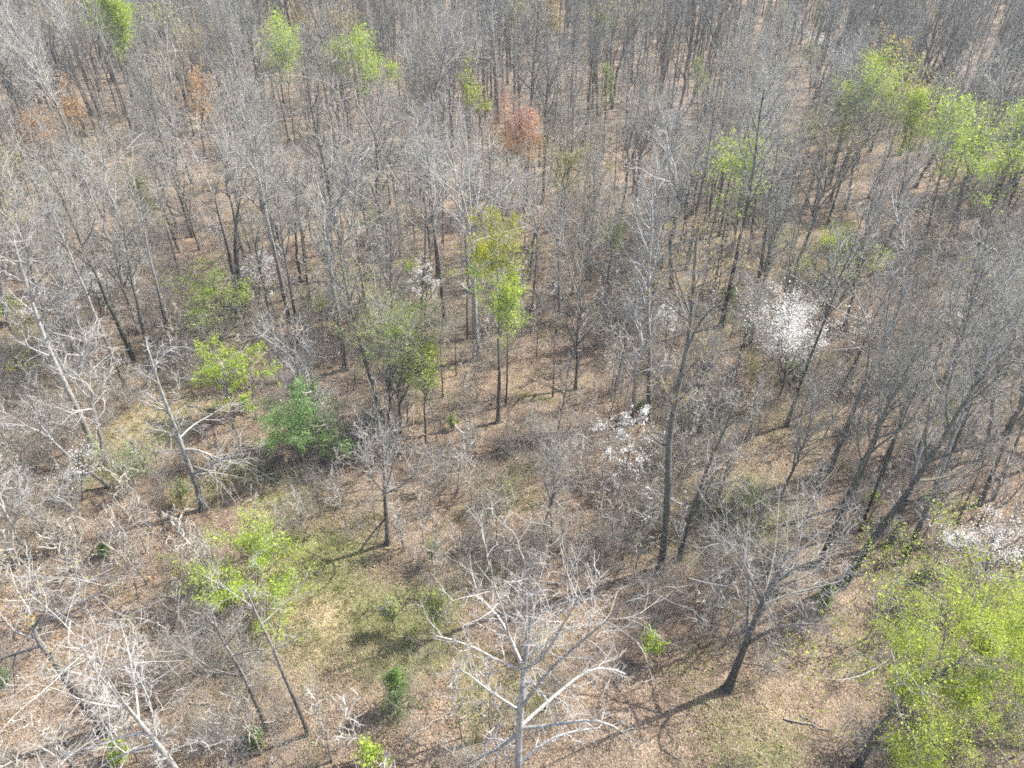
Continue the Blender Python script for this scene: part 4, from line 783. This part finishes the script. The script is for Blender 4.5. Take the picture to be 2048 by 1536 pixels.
# ------------------------------------------------------------------ fallen wood
LOGS = [((1195, 1150), (1228, 1122), .10, 'short pale log lying behind the big bottom-centre tree'), ((1568, 1438), (1660, 1462), .07, 'fallen branch lying left of the large lower-right leafy tree'), ((1600, 1430), (1632, 1450), .05, 'second fallen stick crossing the branch by the leafy tree'),
 ((1596, 906), (1645, 909), .06, 'thin pale fallen pole left of the thick slanting tree'), ((1780, 914), (1818, 912), .06, 'thin pale fallen pole right of the forked slanting tree'), ((1310, 815), (1336, 814), .07, 'pale log lying level behind the tan-budded trunk'),
 ((905, 832), (935, 822), .07, 'pale fallen branch right of the tiny green bush'), ((985, 1110), (1040, 1120), .06, 'fallen branch beside the fine-twigged tree near centre'), ((800, 1490), (905, 1425), .06, 'long thin fallen pole left of the big bottom-centre tree'),
 ((560, 795), (620, 806), .07, 'pale log lying above the dense blue-green bush'), ((375, 812), (455, 826), .09, 'grey log lying below the bright lime small tree'), ((100, 712), (240, 718), .10, 'long grey log lying across the litter behind the forked left tree'),
 ((1080, 1165), (1130, 1172), .09, 'dark log among brush above the big bottom-centre tree'), ((1240, 1180), (1300, 1160), .08, 'grey log left of the foot of the tan-budded tree'), ((380, 1405), (430, 1412), .09, 'broken grey log behind the slender long-limbed tree'),
 ((560, 130), (590, 128), .16, 'far pale log lying between the upper-left lime trees')]
for k, (a, c_, r, lab) in enumerate(LOGS):
    A, B = at(*a), at(*c_); A[2] += r * .7; B[2] += r * .9 + .1; rng = np.random.default_rng(800 + k)
    pts = resample([A, (A + B) / 2 + [0, 0, .02], B], 9); pts[1:-1] += rng.normal(0, .06, (7, 3)) * [1, 1, .3]; L = np.linalg.norm(B - A)
    t = root('fallen_log', tuple(A), lab, 'log', 'fallen wood'); pts = pts - A
    part('stem', mesh_q('stem', [(*tubes(pts[None], np.linspace(r, r * .55, 9)[None], 8), M['log'])]), t)
    bb = branch(rng, pts[None], np.linspace(r, r * .55, 9)[None], 5, .3, 1, (25, 60), .28, 4, .2, .03, .5, .015)
    part('broken_branches', mesh_q('broken_branches', [(*tubes(*bb, 5), M['log'])]), t)
LOOK['log'] = 'thin grey fallen branch'
dp = spots(400, 34, 110, -3); dp = dp[clear_of(dp, [(t_[0], t_[1], 1.2) for t_ in TAKEN])]
for k in range(46):
    rng = np.random.default_rng(880 + k); x, y = dp[k]; L = rng.uniform(1.8, 6.5); a = rng.uniform(0, 6.28); r = .022 + .012 * L * rng.uniform(.6, 1.2)
    A = np.array([x, y, float(ground_z(x, y)) + r * .8]); B = np.array([x + L * math.cos(a), y + L * math.sin(a), 0]); B[2] = float(ground_z(B[0], B[1])) + r * rng.uniform(1, 6)
    pts = resample([A, (A + B) / 2, B], 9) - A; pts[1:-1] += rng.normal(0, .05, (7, 3)) * [1, 1, .2]
    t = root('fallen_log', tuple(A), '', 'log', 'fallen wood')
    part('stem', mesh_q('stem', [(*tubes(pts[None], np.linspace(r, r * .5, 9)[None], 6), M['log'])]), t)
    part('broken_branches', mesh_q('broken_branches', [(*tubes(*branch(rng, pts[None], np.linspace(r, r * .5, 9)[None], 7, .25, 1, (25, 65), .3, 4, .2, .02, .5, .012), 4), M['log'])]), t)
    AUTO.append((t, 'log', A))
# stones of the stream
rng = np.random.default_rng(9)
def rock(seed):
    r_ = np.random.default_rng(seed); a = np.linspace(0, np.pi, 7); P_ = np.zeros((1, 7, 3)); P_[0, :, 0] = -np.cos(a) * .5; P_[0, :, 1:] = r_.normal(0, .05, (7, 2))
    return mesh_q('stone', [(*tubes(P_, (np.sin(a) * .4 * r_.uniform(.75, 1.2, 7) + .004)[None], 7), M['stone'])])
m__, n, l = new_mat('pale_stone'); b_ = N(n, 'ShaderNodeBsdfPrincipled'); oi = N(n, 'ShaderNodeObjectInfo'); rr = ramp(n, [(0, (.26, .25, .23)), (1, (.52, .51, .48))]); l.new(oi.outputs['Random'], rr.inputs[0]); l.new(rr.outputs[0], b_.inputs['Base Color'])
b_.inputs['Roughness'].default_value = .8; o = N(n, 'ShaderNodeOutputMaterial'); l.new(b_.outputs[0], o.inputs[0]); M['stone'] = m__
sp_ = []
for a, c_ in zip(STREAM[:-1], STREAM[1:]):
    k = int(np.linalg.norm(c_ - a) * 7); t_ = rng.uniform(0, 1, k)[:, None]; sp_.append(a + (c_ - a) * t_ + rng.normal(0, 1.5, (k, 2)))
sp_ = np.concatenate(sp_); m_ = len(sp_)
sel = rng.uniform(0, 1, m_) < np.clip(.45 + patchy(sp_[:, 0], sp_[:, 1], 16, 1), .05, 1); sp_ = sp_[sel]; m_ = len(sp_)
zz = ground_z(sp_[:, 0], sp_[:, 1]) - .7 * np.exp(-(line_dist(sp_[:, 0], sp_[:, 1], STREAM) / 3.6) ** 4)
scatter('stream_stones', [rock(i) for i in range(4)], np.stack([sp_[:, 0], sp_[:, 1], zz + .08], 1), rng.uniform(0, 6.28, (m_, 3)) * [.1, .1, 1], rng.uniform(.3, 1.6, m_), rng.integers(0, 4, m_), 'pale stones lining a stream bed far off at upper right', 'stones')

# ------------------------------------------------------------------ labels that single out each remaining thing by its landmark
LM = np.array([(a, c_) for a, c_, _ in LANDMARKS], float)
ORD = ['nearest', 'second', 'third', 'fourth', 'fifth', 'sixth', 'seventh', 'eighth', 'ninth', 'tenth', 'eleventh', 'twelfth', 'thirteenth', 'fourteenth', 'fifteenth']
buckets = {}
for t, kd, b in AUTO:
    px = project(b[None])[0][0]; d = np.hypot((LM[:, 0] - px[0]), (LM[:, 1] - px[1]) * 1.3); k = int(np.argmin(d)); dx, dy = px - LM[k]
    w = ('left' if dx < 0 else 'right') if abs(dx) > abs(dy) * 1.3 else ('behind' if dy < 0 else 'in front')
    buckets.setdefault((k, w, kd), []).append((float(d[k]), t))
for (k, w, kd), lst in buckets.items():
    lst.sort(key=lambda e: e[0]); where = {'left': 'to the left of', 'right': 'to the right of', 'behind': 'behind', 'in front': 'in front of'}[w]
    for i, (_, t) in enumerate(lst):
        t['label'] = '%s%s %s %s' % (LOOK[kd], '' if len(lst) == 1 else ', ' + ORD[min(i, 14)], where, LANDMARKS[k][2])

# ------------------------------------------------------------------ the faint spring haze over the wood
m_, n, l = new_mat('haze_air'); pv = N(n, 'ShaderNodeVolumePrincipled'); pv.inputs['Color'].default_value = (.93, .96, 1.0, 1); pv.inputs['Density'].default_value = HAZE; pv.inputs['Anisotropy'].default_value = .2
o = N(n, 'ShaderNodeOutputMaterial'); l.new(pv.outputs[0], o.inputs['Volume'])
cx0, cx1, cy0, cy1, cz0, cz1 = -2700, 2700, -2520, 3850, -4.0, CAM_H + 1.5
v = np.array([(x, y, z) for z in (cz0, cz1) for x, y in ((cx0, cy0), (cx1, cy0), (cx1, cy1), (cx0, cy1))], float)
hq = np.array([(3, 2, 1, 0), (4, 5, 6, 7), (0, 1, 5, 4), (1, 2, 6, 5), (2, 3, 7, 6), (3, 0, 4, 7)])
ho = bpy.data.objects.new('haze', mesh_q('haze', [(v, hq, m_)], False)); COL.objects.link(ho); ho['kind'] = 'stuff'; ho['label'] = 'faint pale haze in the air over the whole wood'; ho['category'] = 'haze'
